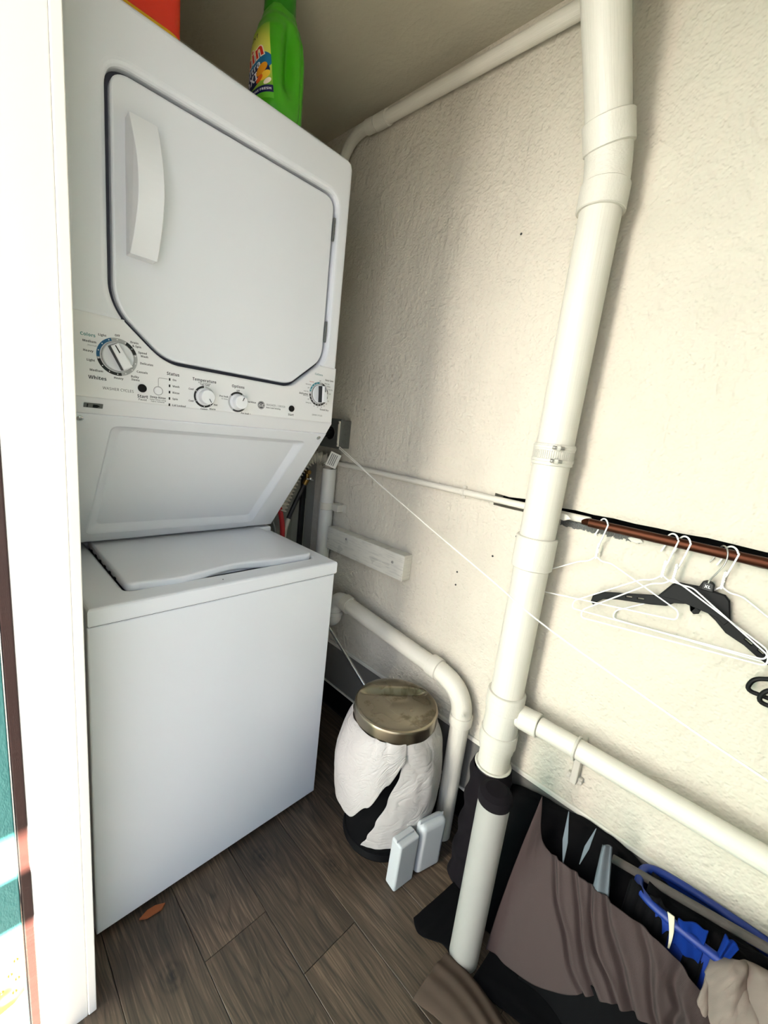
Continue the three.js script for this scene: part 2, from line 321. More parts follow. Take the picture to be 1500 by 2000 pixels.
// outside: sunlit paving, and shapes added to block and bounce the sun
{ // slab, beam and post out of view, added to block the sun
  const c = struct('sun_blocker', [-0.4, 2.4, 0.8]);
  part(c, 'blocker_slab', box(-0.75, 2.40, -0.6, -0.131, 2.46, 2.05), M.outer);
  part(c, 'blocker_beam', box(-0.75, 1.70, 1.47, -0.131, 1.76, 1.53), M.timber);
  part(c, 'blocker_post', box(-0.75, 1.76, 1.47, -0.69, 2.40, 1.53), M.timber);
  const p = struct('sun_bounce_block', [-3.45, -0.06, -0.22]); const g = box(-0.5, 0, -0.5, 0.5, 4.2, 0.5); g.rotateY(0.75); g.translate(-3.45, -0.06, -0.22); part(p, 'bounce_block_shaft', g, M.whitewash);  // unseen white block added to bounce sunlight through the doorway
  const k = box(-0.55, 4.2, -0.55, 0.55, 4.3, 0.55); k.rotateY(0.75); k.translate(-3.45, -0.06, -0.22); part(p, 'bounce_block_cap', k, M.whitewash);
}
{ const o = struct('ground'); part(o, 'paving', metricUV(box(-9, -0.12, -9, -0.131, -0.06, 9)), M.concrete); }

// ------------------------------------------------------------------ stacked washer and dryer
{
  const t = thing('stacked_washer_dryer', 'white stacked washer and dryer with a row of round control knobs', 'washer dryer', [0.3135, 0, -0.24]);
  const W = 0.627;
  // washer cabinet and deck
  { const s = shapeOf([[0, 0.014], [W, 0.014], [W, 0.802], [0, 0.802]]); const g = extrude(s, 0.462, 0.004, 3); g.translate(0, 0, -0.47); part(t, 'cabinet', g, M.enamel); }
  for (const [x, z] of [[0.05, -0.05], [0.577, -0.05], [0.05, -0.42], [0.577, -0.42]]) part(t, 'foot', rod(V(x, 0.0005, z), V(x, 0.016, z), 0.018, 0.014, 20), M.black);
  part(t, 'deck_gap', box(0.006, 0.800, -0.46, W - 0.006, 0.808, -0.006), M.seam);
  { // deck: shallow tray with an opening for the lid; front chamfered
    const s = shapeOf([[0, 0], [W, 0], [W, 0.474], [0, 0.474]]);
    const h = new THREE.Path(); const x0 = 0.08, x1 = 0.585, z0 = 0.06, z1 = 0.448, r = 0.022;   // shape y = distance from the front
    h.moveTo(x0, z1); h.lineTo(x1, z1); h.lineTo(x1, z0 + r); h.quadraticCurveTo(x1, z0, x1 - r, z0); h.lineTo(x0 + r, z0); h.quadraticCurveTo(x0, z0, x0, z0 + r); h.closePath();
    s.holes.push(h);
    const g = extrude(s, 0.026, 0.007, 3); g.rotateX(-Math.PI / 2); g.translate(0, 0.8115, 0.004);
    part(t, 'deck', g, M.enamel);
    part(t, 'lid_well', box(0.05, 0.808, -0.462, 0.60, 0.826, -0.04), M.gasket);
  }
  { // lid with a lifted wave along its front lip
    const s = new THREE.Shape(); const x0 = 0.084, x1 = 0.581, zf = 0.060, zb = 0.402, r = 0.024;
    s.moveTo(x0, zb); s.lineTo(x0, zf + r); s.quadraticCurveTo(x0, zf, x0 + r, zf);
    for (let i = 1; i <= 40; i++) { const x = x0 + r + (x1 - x0 - 2 * r) * i / 40; const b = Math.exp(-Math.pow((x - 0.19) / 0.055, 2)) * -0.012 + Math.exp(-Math.pow((x - 0.36) / 0.06, 2)) * 0.012; s.lineTo(x, zf + b); }
    s.quadraticCurveTo(x1, zf, x1, zf + r); s.lineTo(x1, zb); s.closePath();
    const g = extrude(s, 0.012, 0.006, 4, 12); g.rotateX(-Math.PI / 2); g.translate(0, 0.841, 0);
    const p = g.attributes.position;
    for (let i = 0; i < p.count; i++) { const x = p.getX(i), z = -p.getZ(i), e = Math.exp(-Math.pow((x - 0.32) / 0.07, 2)) * Math.max(0, 1 - (z - zf) / 0.05); p.setY(i, p.getY(i) + (p.getY(i) < 0.847 ? 0.011 : 0.004) * e); }
    g.computeVertexNormals();
    part(t, 'lid', g, M.enamel);
    part(t, 'lid_hinge', rbox(0.086, 0.836, -0.440, 0.548, 0.862, -0.4045, 0.006), M.enamel);
    part(t, 'lid_hinge', rbox(0.552, 0.836, -0.440, 0.625, 0.8600, -0.372, 0.006), M.enamel);
    for (let i = 0; i < 6; i++) part(t, 'bumper', rbox(0.079, 0.838, -0.15 - i * 0.045, 0.0835, 0.846, -0.14 - i * 0.045, 0.001, 1), M.black);
  }
  part(t, 'stain_mark', rod(V(0.283, 0.8446, -0.0215), V(0.283, 0.8458, -0.0215), 0.0018, 0.0012, 8), M.dark, 'small dark chip on the white deck');
  // sloped access panel between washer and dryer
  const yT = 1.2145, zT = -0.103, yB = 0.866, zB = -0.3795, L = Math.hypot(yT - yB, zT - zB), tilt = Math.atan2(zT - zB, yT - yB);
  const place = (g) => { g.rotateX(tilt); g.translate(0, yB, zB); return g; };       // local y runs up the slope, local z out of it
  { const outline = (o) => { // pressed recess with rounded corners, grown by o
      const q = [[0.080 - o, 0.050 - o], [0.532 + o * 0.7, 0.040 - o], [0.557 + o, L - 0.048 + o], [0.087 - o * 0.9, L - 0.040 + o]], c = new THREE.Path();
      q.forEach((p, n) => { const a = q[(n + 3) % 4], b = q[(n + 1) % 4], r = 0.016, t1 = [a[0] - p[0], a[1] - p[1]], t2 = [b[0] - p[0], b[1] - p[1]], l1 = Math.hypot(...t1), l2 = Math.hypot(...t2), A = [p[0] + t1[0] / l1 * r, p[1] + t1[1] / l1 * r], B = [p[0] + t2[0] / l2 * r, p[1] + t2[1] / l2 * r]; if (n) c.lineTo(...A); else c.moveTo(...A); c.quadraticCurveTo(...p, ...B); });
      c.closePath(); return c.getPoints(8); };
    const A = outline(0.012), B = outline(-0.010), dep = -0.013;
    const s = shapeOf([[0, 0], [W, 0], [W, L], [0, L]]); s.holes.push(new THREE.Path(A));
    const g = extrude(s, 0.003, 0.002, 2); g.translate(0, 0, -0.005);
    part(t, 'access_panel', place(g), M.enamel);
    const pos = [], uv = [], idx = [], n = A.length, ease = [[0, 0], [0.12, 0.04], [0.5, 0.5], [0.88, 0.96], [1, 1]];
    for (const [f, d] of ease) for (let k = 0; k < n; k++) { pos.push(A[k].x + (B[k].x - A[k].x) * f, A[k].y + (B[k].y - A[k].y) * f, dep * d - 0.0006); uv.push(k / n, f); }
    for (let r = 0; r < ease.length - 1; r++) for (let k = 0; k < n - 1; k++) { const a = r * n + k; idx.push(a, a + 1, a + n + 1, a, a + n + 1, a + n); }
    const rg = new THREE.BufferGeometry(); rg.setAttribute('position', new THREE.Float32BufferAttribute(pos, 3)); rg.setAttribute('uv', new THREE.Float32BufferAttribute(uv, 2)); rg.setIndex(idx); rg.computeVertexNormals();
    const plate = new THREE.ExtrudeGeometry(new THREE.Shape(B), { depth: 0.002, bevelEnabled: false }); plate.translate(0, 0, dep - 0.0026);
    part(t, 'panel_recess', place(merge([rg, plate])), M.enamel); }
  for (const [x, y] of [[0.019, L - 0.012], [0.607, L - 0.016]]) { const sc = part(t, 'screw', place(along(lathe([[0, 0], [0.0062, 0], [0.0062, 0.0012], [0.004, 0.0026], [0.0026, 0.0026], [0.0022, 0.0012], [0, 0.0012]], 20), V(0, 0, 0), V(0, 0, 1)).translate(x, y, 0)), M.chrome, 'steel screw'); }
  { // support behind the slope (dark) and the dryer box
    const s = shapeOf([[zB - 0.02, yB + 0.004], [zT - 0.02, yT], [-0.47, yT], [-0.47, yB + 0.004]].map(([z, y]) => [-z, y]));
    const g = extrude(s, 0.60, 0.0); g.rotateY(Math.PI / 2); g.translate(0.012, 0, 0); part(t, 'rear_column', g, M.enamel);
    part(t, 'dryer_box', rbox(0.004, 1.2165, -0.47, W - 0.004, 1.917, -0.11, 0.006), M.enamel); }
  // dryer front: upper frame and control panel, both cut for the door
  const doorPts = (o) => { // counter-clockwise outline of the door opening, grown by o
    const c = new THREE.Path();
    c.moveTo(0.20, 1.341 - o); c.lineTo(0.452, 1.338 - o); c.quadraticCurveTo(0.476 + o * 0.5, 1.338 - o, 0.490 + o * 0.7, 1.348 - o * 0.7);
    c.lineTo(0.556 + o * 0.7, 1.402 - o * 0.7); c.quadraticCurveTo(0.578 + o, 1.420, 0.579 + o, 1.455); c.lineTo(0.579 + o, 1.788); c.quadraticCurveTo(0.579 + o, 1.822 + o, 0.546, 1.822 + o);
    c.lineTo(0.108, 1.818 + o); c.quadraticCurveTo(0.073 - o, 1.818 + o, 0.073 - o, 1.785); c.lineTo(0.073 - o, 1.470); c.quadraticCurveTo(0.073 - o, 1.432, 0.098 - o * 0.8, 1.404 - o * 0.6);
    c.lineTo(0.143 - o * 0.6, 1.364 - o * 0.8); c.quadraticCurveTo(0.168, 1.341 - o, 0.20, 1.341 - o);
    return c.getPoints(10).map((p) => [p.x, p.y]);
  };
  const out = doorPts(0.007);
  { // upper: walk from lower right corner
    const i0 = out.findIndex(([x, y]) => x > 0.5 && y > 1.4055), seq = []; for (let i = i0; i < out.length; i++) { if (out[i][1] < 1.4055) break; seq.push(out[i]); }
    const R = 0.018, top = 1.9245;
        const poly = [[0, 1.396], [seq[seq.length - 1][0] , 1.396], ...seq.slice().reverse(), [seq[0][0] - 0.002, 1.396], [W, 1.396], [W, top - R], [W - R * 0.3, top - R * 0.3], [W - R, top], [R, top], [R * 0.3, top - R * 0.3], [0, top - R]];
    const g = extrude(shapeOf(poly), 0.016, 0.012, 4); g.translate(0, 0, -0.108); part(t, 'dryer_front', g, M.enamel);
  }
  const panelTex = controlPrint();
  { const iA = out.findIndex(([x, y]) => x > 0.5 && y > 1.4035), seqR = out.slice(0, iA);           // from bottom middle to lower right
    let iB = out.length - 1; while (out[iB][1] < 1.4035) iB--; const seqL = out.slice(iB + 1);        // left side down to bottom middle
    const poly = [[0, 1.4035], [0, 1.2465], [W, 1.2465], [W, 1.4035], [seqR[seqR.length - 1][0] + 0.001, 1.4035], ...seqR.slice().reverse(), ...seqL.slice().reverse(), [seqL[0][0] - 0.001, 1.4035]];
    const g = extrude(shapeOf(poly), 0.023, 0.005, 3); g.translate(0, 0, -0.108);
    const p = g.attributes.position, uv = g.attributes.uv; for (let i = 0; i < p.count; i++) uv.setXY(i, p.getX(i) / W, (p.getY(i) - 1.2165) / 0.19);
    part(t, 'control_panel', g, mat(0xffffff, 0.35, { map: panelTex }));
    // sloping lower lip of the console
    const lip = shapeOf([[0.0805, 1.2475], [0.103, 1.2168], [0.14, 1.2168], [0.14, 1.2475]].map(([z, y]) => [z, y])); const gl = extrude(lip, W - 0.004, 0.002, 2); gl.rotateY(Math.PI / 2); gl.translate(0.002, 0, 0);
    part(t, 'console_lip', gl, M.plastic);
  }
  part(t, 'door_well', box(0.05, 1.31, -0.112, 0.60, 1.85, -0.104), M.gasket);
  { const s = shapeOf(doorPts(-0.001)); const g = extrude(s, 0.012, 0.005, 3); g.translate(0, 0, -0.1035); const d = part(t, 'dryer_door', g, M.enamel);
    // bowed grip
    const prof = []; prof.push([0.086, 1.521]); for (let i = 0; i <= 16; i++) { const f = i / 16; prof.push([0.064 - 0.024 * Math.sin(Math.PI * f) - 0.004, 1.521 + 0.229 * f]); } prof.push([0.086, 1.75]);
    const hg = extrude(shapeOf(prof), 0.044, 0.002, 2); hg.rotateY(Math.PI / 2);
    // waist the left edge so that the grip is a crescent seen from the front
    const p = hg.attributes.position; for (let i = 0; i < p.count; i++) { const f = (p.getY(i) - 1.521) / 0.229, b = Math.sin(Math.PI * Math.max(0, Math.min(1, f))); p.setX(i, p.getX(i) + 0.008 * b * (p.getX(i) < 0.02 ? 1 : 0.6)); }
    hg.computeVertexNormals(); hg.translate(0.098, 0, 0); part(d, 'door_handle', hg, M.plastic);
    for (const [a, b] of [[1.721, 1.776], [1.466, 1.520]]) part(d, 'hinge', [rod(V(0.5800, a, -0.0855), V(0.5800, b, -0.0855), 0.0034, 0.0034, 14), rod(V(0.58, a + 0.017, -0.0855), V(0.58, a + 0.019, -0.0855), 0.0038, 0.0038, 14), rod(V(0.58, a + 0.035, -0.0855), V(0.58, a + 0.037, -0.0855), 0.0038, 0.0038, 14)], M.galv, 'grey metal hinge'); }
  const zf = -0.08;
  const bigKnob = (x, y, r, ang, label) => {
    const k = part(t, 'dial', along(lathe([[0, 0], [r, 0], [r, 0.004], [r * 0.94, 0.008], [0, 0.009]], 48), V(x, y, zf), V(x, y, zf + 1)), M.plastic, label);
    const rim = part(k, 'dial_rim', along(lathe([[r * 1.03, 0], [r * 1.05, 0.003], [r * 0.99, 0.0055], [r * 0.97, 0]], 48), V(x, y, zf), V(x, y, zf + 1)), M.chrome);
    const bar = (w0, w1, h, d0, d1) => { const s = shapeOf([[-w0, -h], [w0, -h], [w1, h], [-w1, h]]); const g = extrude(s, d1 - d0, 0.002, 2); g.rotateZ(ang); g.translate(x, y, zf + d0); return g; };
    part(k, 'grip_skirt', bar(r * 0.33, r * 0.27, r * 0.86, 0.006, 0.024), M.dark);
    part(k, 'grip', bar(r * 0.32, r * 0.25, r * 0.85, 0.024, 0.027), M.plastic);
    const ig = box(-0.0008, r * 0.25, 0.0305, 0.0008, r * 0.78, 0.0316); ig.rotateZ(ang); ig.translate(x, y, zf); part(k, 'pointer_line', ig, M.black);
  };
  bigKnob(0.078, 1.331, 0.0275, 0.52, 'large washer cycle dial with white grip'); bigKnob(0.571, 1.325, 0.0255, 0.1, 'dryer cycle dial with white grip');
  const roundKnob = (x, y, a) => { const k = part(t, 'dial', along(lathe([[0, 0], [0.0195, 0], [0.0185, 0.004], [0.0165, 0.006], [0.0158, 0.021], [0.0145, 0.0225], [0, 0.0225]], 48), V(x, y, zf), V(x, y, zf + 1)), M.plastic, 'white round dial');
    const g = box(-0.0007, 0.004, 0.0222, 0.0007, 0.013, 0.0232); g.rotateZ(a); g.translate(x, y, zf); part(k, 'pointer_line', g, M.dark); };
  roundKnob(0.2505, 1.2765, -2.6); roundKnob(0.331, 1.2745, -0.45);
  for (const x of [0.1215, 0.484]) part(t, 'push_button', along(lathe([[0, 0], [0.0082, 0], [0.0082, 0.003], [0.0072, 0.0042], [0, 0.0046]], 32), V(x, x < 0.3 ? 1.2775 : 1.2755, zf - 0.0005), V(x, x < 0.3 ? 1.2775 : 1.2755, 1)), M.black, 'black round button');
  part(t, 'push_button', along(lathe([[0, 0], [0.0078, 0], [0.0078, 0.0016], [0.0070, 0.0024], [0, 0.0024]], 32), V(0.1525, 1.2765, zf - 0.0005), V(0.1525, 1.2765, 1)), M.plastic, 'white round button');
  for (let i = 0; i < 5; i++) part(t, 'status_light', box(0.1735, 1.3035 - i * 0.0133 - 0.0027, zf - 0.001, 0.1763, 1.3035 - i * 0.0133 + 0.0027, zf + 0.0006), M.black);
  { const st = part(t, 'port_cover', place2(rbox(0.022, -0.0055, -0.0008, 0.054, 0.0055, 0.0008, 0.0007, 1)), M.galv, 'small silver and black patch'); part(st, 'port_slot', place2(box(0.027, -0.004, 0.0006, 0.029, 0.004, 0.0012)), M.black); part(st, 'port_slot', place2((() => { const e = extrude(shapeOf([[0.037, -0.004], [0.044, -0.004], [0.049, 0], [0.044, 0.003], [0.037, 0.003]]), 0.0006, 0); e.translate(0, 0, 0.0006); return e; })()), M.black); }
  function place2(g) { g.rotateX(0.633); g.translate(0, 1.2325, -0.0905); return g; }

  function controlPrint() {
    const cw = 2048, chh = Math.round(2048 * 0.19 / W), c = document.createElement('canvas'); c.width = cw; c.height = chh;
    const x = c.getContext('2d'), S = cw / W, px = (X) => X * S, py = (Y) => (1.2165 + 0.19 - Y) * S;
    x.fillStyle = '#e6e7e9'; x.fillRect(0, 0, cw, chh);
    const txt = (s, X, Y, h, al = 'left', col = '#26282c', w = '') => { x.fillStyle = col; x.font = `${w} ${h * S}px sans-serif`; x.textAlign = al; x.textBaseline = 'middle'; x.fillText(s, px(X), py(Y)); };
    const arc = (X, Y, r, a0, a1, wd, col) => { x.strokeStyle = col; x.lineWidth = wd * S; x.beginPath(); x.arc(px(X), py(Y), r * S, a0, a1); x.stroke(); };
    const dot = (X, Y, r, a, col) => { x.fillStyle = col; x.beginPath(); x.arc(px(X + r * Math.cos(a)), py(Y) + r * S * Math.sin(a), 0.0011 * S, 0, 7); x.fill(); };
    const D = Math.PI / 180;
    // washer dial
    let X = 0.078, Y = 1.331, r = 0.0325;
    arc(X, Y, r, 0, 7, 0.0058, '#a9abad'); arc(X, Y, r, -188 * D, -108 * D, 0.0056, '#1c5b86'); arc(X, Y, r, 78 * D, 165 * D, 0.0056, '#141416'); arc(X, Y, r, -62 * D, -18 * D, 0.0056, '#141416');
    for (let k = 0; k < 14; k++) dot(X, Y, r, (-90 + k * 25.7) * D, '#f2f2f2');
    const lab = [['Light', -117], ['Off', -90], ['Drain', -56], ['Speed', -24], ['Delicates', 6], ['Casuals', 33], ['Heavy', 88], ['Medium', 128], ['Light', 160], ['Heavy', -176], ['Medium', -150]];
    for (const [s, a] of lab) { const ca = Math.cos(a * D), q = r + 0.0075; txt(s, X + q * ca, Y - q * Math.sin(a * D), 0.0056, ca > 0.25 ? 'left' : ca < -0.25 ? 'right' : 'center', '#26282c', 'bold'); }
    txt('& Spin', X + 0.026, Y + 0.0265, 0.0054, 'left', '#26282c', 'bold'); txt('Wash', X + 0.041, Y + 0.0095, 0.0054, 'left', '#26282c', 'bold');
    txt('Bulky', X + 0.023, Y - 0.033, 0.0054, 'left', '#26282c', 'bold'); txt('Items', X + 0.024, Y - 0.039, 0.0054, 'left', '#26282c', 'bold'); txt('(Normal)', X - 0.034, Y + 0.0135, 0.0038, 'right', '#8a8c90');
    txt('Colors', 0.030, 1.3625, 0.0080, 'center', '#4f8585', 'bold'); txt('Whites', 0.044, 1.286, 0.0090, 'center', '#26282c', 'bold'); txt('WASHER CYCLES', 0.079, 1.2685, 0.0074, 'center', '#3a3c40');
    txt('Start', 0.1225, 1.261, 0.0086, 'center', '#26282c', 'bold'); txt('Pause', 0.1225, 1.2545, 0.006, 'center');
    txt('Deep Rinse', 0.152, 1.2625, 0.0058, 'center', '#26282c', 'bold'); txt('Select when using', 0.152, 1.2575, 0.004, 'center'); txt('Fabric Softener', 0.152, 1.2535, 0.004, 'center');
    arc(0.1525, 1.2765, 0.0088, 0, 7, 0.0008, '#6a6c70'); x.strokeStyle = '#6a6c70'; x.lineWidth = 0.0007 * S; x.beginPath(); x.moveTo(px(0.1525), py(1.2855)); x.lineTo(px(0.1525), py(1.2995)); x.quadraticCurveTo(px(0.1525), py(1.3035), px(0.156), py(1.3035)); x.lineTo(px(0.171), py(1.3035)); x.stroke();
    txt('Status', 0.182, 1.3150, 0.0086, 'center', '#26282c', 'bold'); ['On', 'Wash', 'Rinse', 'Spin', 'Lid Locked'].forEach((s, i) => txt(s, 0.181, 1.3035 - i * 0.0133, 0.0056, 'left', '#26282c', 'bold'));
    // temperature
    X = 0.2505; Y = 1.2765; arc(X, Y, 0.0218, 0, 7, 0.0042, '#b4b6b8'); arc(X, Y, 0.0218, 30 * D, 265 * D, 0.0042, '#141416');
    txt('Temperature', 0.250, 1.3125, 0.0086, 'center', '#26282c', 'bold'); txt('All Cold Rinses', 0.250, 1.3065, 0.0044, 'center'); txt('Tap Cold', X, Y + 0.0265, 0.0052, 'center', '#26282c', 'bold'); txt('Cool', X - 0.0245, Y + 0.0135, 0.0052, 'right', '#26282c', 'bold'); txt('Cool', X - 0.024, Y - 0.0125, 0.0052, 'right', '#26282c', 'bold'); txt('Colors', X, Y - 0.0275, 0.0052, 'center', '#26282c', 'bold'); txt('Warm', X + 0.012, Y - 0.0255, 0.0052, 'left', '#26282c', 'bold'); txt('Hot', X + 0.022, Y - 0.015, 0.0052, 'left', '#26282c', 'bold');
    for (const a of [-90, -30, -150, 90, 50, 150]) dot(X, Y, 0.0218, a * D, '#f2f2f2');
    // options
    X = 0.331; Y = 1.2745; arc(X, Y, 0.0218, 0, 7, 0.0042, '#b4b6b8'); arc(X, Y, 0.0218, -140 * D, -60 * D, 0.0042, '#141416'); arc(X, Y, 0.0218, 20 * D, 120 * D, 0.0042, '#3a3a3e');
    txt('Options', 0.331, 1.3105, 0.0086, 'center', '#26282c', 'bold'); txt('Off', X, Y + 0.0265, 0.0052, 'center', '#26282c', 'bold'); txt('Pre Soak', X - 0.024, Y + 0.009, 0.0052, 'right', '#26282c', 'bold'); txt('15 mins.', X - 0.024, Y + 0.0035, 0.0046, 'right'); txt('2nd Rinse', X + 0.0245, Y + 0.004, 0.0052, 'left', '#26282c', 'bold'); txt('Pre Soak +', X + 0.010, Y - 0.0255, 0.0052, 'left', '#26282c', 'bold'); txt('2nd Rinse', X + 0.010, Y - 0.031, 0.0052, 'left', '#26282c', 'bold');
    // round emblem and name
    x.fillStyle = '#46474c'; x.beginPath(); x.arc(px(0.3945), py(1.2745), 0.0098 * S, 0, 7); x.fill(); x.strokeStyle = '#e9e9e9'; x.lineWidth = 0.0007 * S; x.beginPath(); x.arc(px(0.3945), py(1.2745), 0.0083 * S, 0, 7); x.stroke();
    x.fillStyle = '#f2f2f2'; x.font = `italic bold ${0.0105 * S}px serif`; x.textAlign = 'center'; x.textBaseline = 'middle'; x.fillText('GE', px(0.3943), py(1.2742));
    txt('WASHER | DRYER', 0.4085, 1.2775, 0.0072, 'left', '#6a6c70'); txt('Auto Load Sensing', 0.4085, 1.2705, 0.0048, 'left', '#3a3c40', 'bold'); txt('Start', 0.484, 1.2595, 0.0076, 'center', '#26282c', 'bold');
    // dryer dial
    X = 0.571; Y = 1.325; r = 0.0300; arc(X, Y, r, 0, 7, 0.0050, '#b4b6b8'); arc(X, Y, r, -172 * D, -88 * D, 0.0050, '#3f8794'); arc(X, Y, r, -75 * D, -8 * D, 0.0050, '#2c2c30'); arc(X, Y, r, 10 * D, 175 * D, 0.0050, '#1b1b1e');
    for (let k = 0; k < 20; k++) dot(X, Y, r, (-90 + k * 18) * D, '#f2f2f2');
    [['Off', -88], ['More Dry', -62], ['Cotton', -44], ['Less Dry', -28], ['Off', -8], ['70', 26], ['60', 42], ['50', 58], ['40', 74], ['30', 92], ['20', 108], ['Damp Dry', 130], ['Off', 150], ['More Dry', 165], ['Less Dry', 184], ['Off', -160], ['More Dry', -143], ['Normal', -124]].forEach(([s, a]) => { const ca = Math.cos(a * D), q = r + 0.0058; txt(s, X + q * ca, Y - q * Math.sin(a * D), 0.0042, ca > 0.25 ? 'left' : ca < -0.25 ? 'right' : 'center', a === -124 ? '#a8342a' : '#26282c'); });
    txt('Cottons', 0.566, 1.3775, 0.0072, 'center', '#6f8f94', 'bold'); txt('Easy Care', 0.604, 1.3665, 0.0064, 'center', '#26282c', 'bold'); txt('Delicates', 0.520, 1.320, 0.0066, 'center', '#26282c', 'bold'); txt('Timed Dry', 0.594, 1.2835, 0.0064, 'center', '#26282c', 'bold'); txt('DRYER CYCLES', 0.571, 1.2665, 0.0056, 'center', '#3a3c40');
    const tx = new THREE.CanvasTexture(c); tx.colorSpace = THREE.SRGBColorSpace; tx.anisotropy = 8; return tx;
  }
}

// ------------------------------------------------------------------ bottle and red tub on the dryer
{
  const yb = 1.9255, cx = 0.442, cz = -0.172;
  const t = thing('detergent_bottle', 'bright green detergent bottle with a colourful printed label on dryer top', 'bottle', [cx, yb, cz]);
  // sections: height, half depth along x, half width along z
  const prof = [[0, 0.048, 0.056], [0.006, 0.054, 0.062], [0.03, 0.057, 0.065], [0.10, 0.057, 0.064], [0.15, 0.056, 0.062], [0.18, 0.052, 0.058], [0.205, 0.045, 0.049], [0.222, 0.038, 0.040], [0.238, 0.034, 0.035]];
  const at = (h) => { let i = 0; while (i < prof.length - 2 && prof[i + 1][0] < h) i++; const [a, b] = [prof[i], prof[i + 1]], f = (h - a[0]) / (b[0] - a[0]), s = f * f * (3 - 2 * f) * 0.5 + f * 0.5; return [a[1] + (b[1] - a[1]) * s, a[2] + (b[2] - a[2]) * s]; };
  const surf = (ang, h, o = 0) => {
    const [a, b] = at(h), n = 2.6, c = Math.cos(ang), s = Math.sin(ang), k = Math.pow(Math.pow(Math.abs(c), n) + Math.pow(Math.abs(s), n), -1 / n);
    let x = c * k * (a + o), z = s * k * (b + o);
    const d = Math.exp(-Math.pow((ang - 1.60) / 0.30, 2)) * Math.exp(-Math.pow((h - 0.130) / 0.068, 4));   // hand hollow beside the handle
    x *= 1 - 0.30 * d; z *= 1 - 0.42 * d;
    const seam = Math.exp(-Math.pow((ang - 1.02) / 0.04, 2)) * 0.05; x *= 1 - seam; z *= 1 - seam;
    return V(cx + x, yb + h, cz + z);
  };
  part(t, 'bottle_body', [sheet((u, v) => surf(u * Math.PI * 2, v * 0.238), 140, 70, -0.002, true), (() => { const g = new THREE.CylinderGeometry(0.04, 0.04, 0.002, 40); g.scale(1, 1, 1.5); g.translate(cx, yb + 0.001, cz); return g; })()], M.green);
  const c = document.createElement('canvas'); c.width = 512; c.height = 768; const x = c.getContext('2d');
  x.fillStyle = '#5d8f2a'; x.fillRect(0, 0, 512, 768); const gr = x.createRadialGradient(330, 300, 20, 330, 320, 420); gr.addColorStop(0, '#f0e97a'); gr.addColorStop(0.5, '#c4cf4c'); gr.addColorStop(1, '#4f9a24'); x.fillStyle = gr; x.fillRect(0, 0, 512, 768);
  x.fillStyle = '#1b2a20'; x.font = 'bold 74px sans-serif'; x.fillText('2x1', 250, 110);
  x.save(); x.translate(256, 360); x.rotate(-0.22);
  x.fillStyle = '#1f6f9a'; x.beginPath(); x.ellipse(10, 70, 250, 130, 0, 0, 7); x.fill(); x.fillStyle = '#16264f'; x.beginPath(); x.ellipse(-20, 160, 230, 110, 0, 0, 7); x.fill();
  x.textAlign = 'center'; x.font = 'bold 190px sans-serif'; x.lineWidth = 22; x.strokeStyle = '#f6ead2'; x.strokeText('Gain', 0, 10); x.fillStyle = '#d8351f'; x.fillText('Gain', 0, 10);
  x.font = 'bold 100px sans-serif'; x.fillStyle = '#dfeaf0'; x.fillText('ultra', 30, 110); x.font = 'bold 120px sans-serif'; x.fillStyle = '#ffffff'; x.fillText('OXI', -20, 215); x.restore();
  for (const [a, b, r, col] of [[420, 470, 74, '#e89a1c'], [450, 540, 60, '#f3c53a'], [395, 560, 46, '#e4611e'], [470, 600, 40, '#f6ead2']]) { x.fillStyle = col; x.beginPath(); x.ellipse(a, b, r, r * 0.55, -0.8, 0, 7); x.fill(); }
  x.fillStyle = '#141b4d'; x.fillRect(0, 640, 512, 70); x.fillStyle = '#f0f0f0'; x.font = 'bold 34px sans-serif'; x.textAlign = 'right'; x.fillText('MAX FRESH', 500, 687); x.fillStyle = '#57b02a'; x.fillRect(0, 710, 512, 58);
  const lt = new THREE.CanvasTexture(c); lt.colorSpace = THREE.SRGBColorSpace;
  part(t, 'bottle_label', sheet((u, v) => surf(Math.PI * (1.48 - 0.68 * u - 0.10 * u * (1 - v)), 0.035 + v * 0.150, 0.0006), 48, 36, 0.0004), mat(0xffffff, 0.4, { map: lt }), 'printed label with red lettering');
  part(t, 'bottle_cap', (() => { const g = lathe([[0, 0], [0.036, 0], [0.037, 0.004], [0.034, 0.062], [0.031, 0.068], [0, 0.068]], 40); g.scale(1, 1, 1); g.translate(cx, yb + 0.232, cz); return g; })(), M.greenCap, 'darker green cap');
}
{
  const t = thing('detergent_tub', 'red plastic tub with a yellow band at the dryer\u2019s top edge', 'tub', [0.13, 1.9255, -0.19]);
  const s = (x0, x1, z0, z1, r) => { const q = new THREE.Shape(); q.moveTo(x0 + r, z0); q.lineTo(x1 - r, z0); q.quadraticCurveTo(x1, z0, x1, z0 + r); q.lineTo(x1, z1 - r); q.quadraticCurveTo(x1, z1, x1 - r, z1); q.lineTo(x0 + r, z1); q.quadraticCurveTo(x0, z1, x0, z1 - r); q.lineTo(x0, z0 + r); q.quadraticCurveTo(x0, z0, x0 + r, z0); return q; };
  const e = (sh, y0, y1) => { const g = extrude(sh, y1 - y0 - 0.006, 0.003, 2); g.rotateX(-Math.PI / 2); g.translate(0, y0 + 0.003, 0); return g; };
  part(t, 'tub_body', e(s(0.052, 0.208, 0.115, 0.27, 0.03), 1.9255, 2.07), M.red);
  part(t, 'tub_band', e(s(0.0512, 0.2088, 0.1142, 0.2708, 0.031), 1.930, 1.948), M.yellow, 'yellow band');
  part(t, 'tub_lid', e(s(0.046, 0.214, 0.109, 0.276, 0.034), 2.07, 2.10), M.red);
}

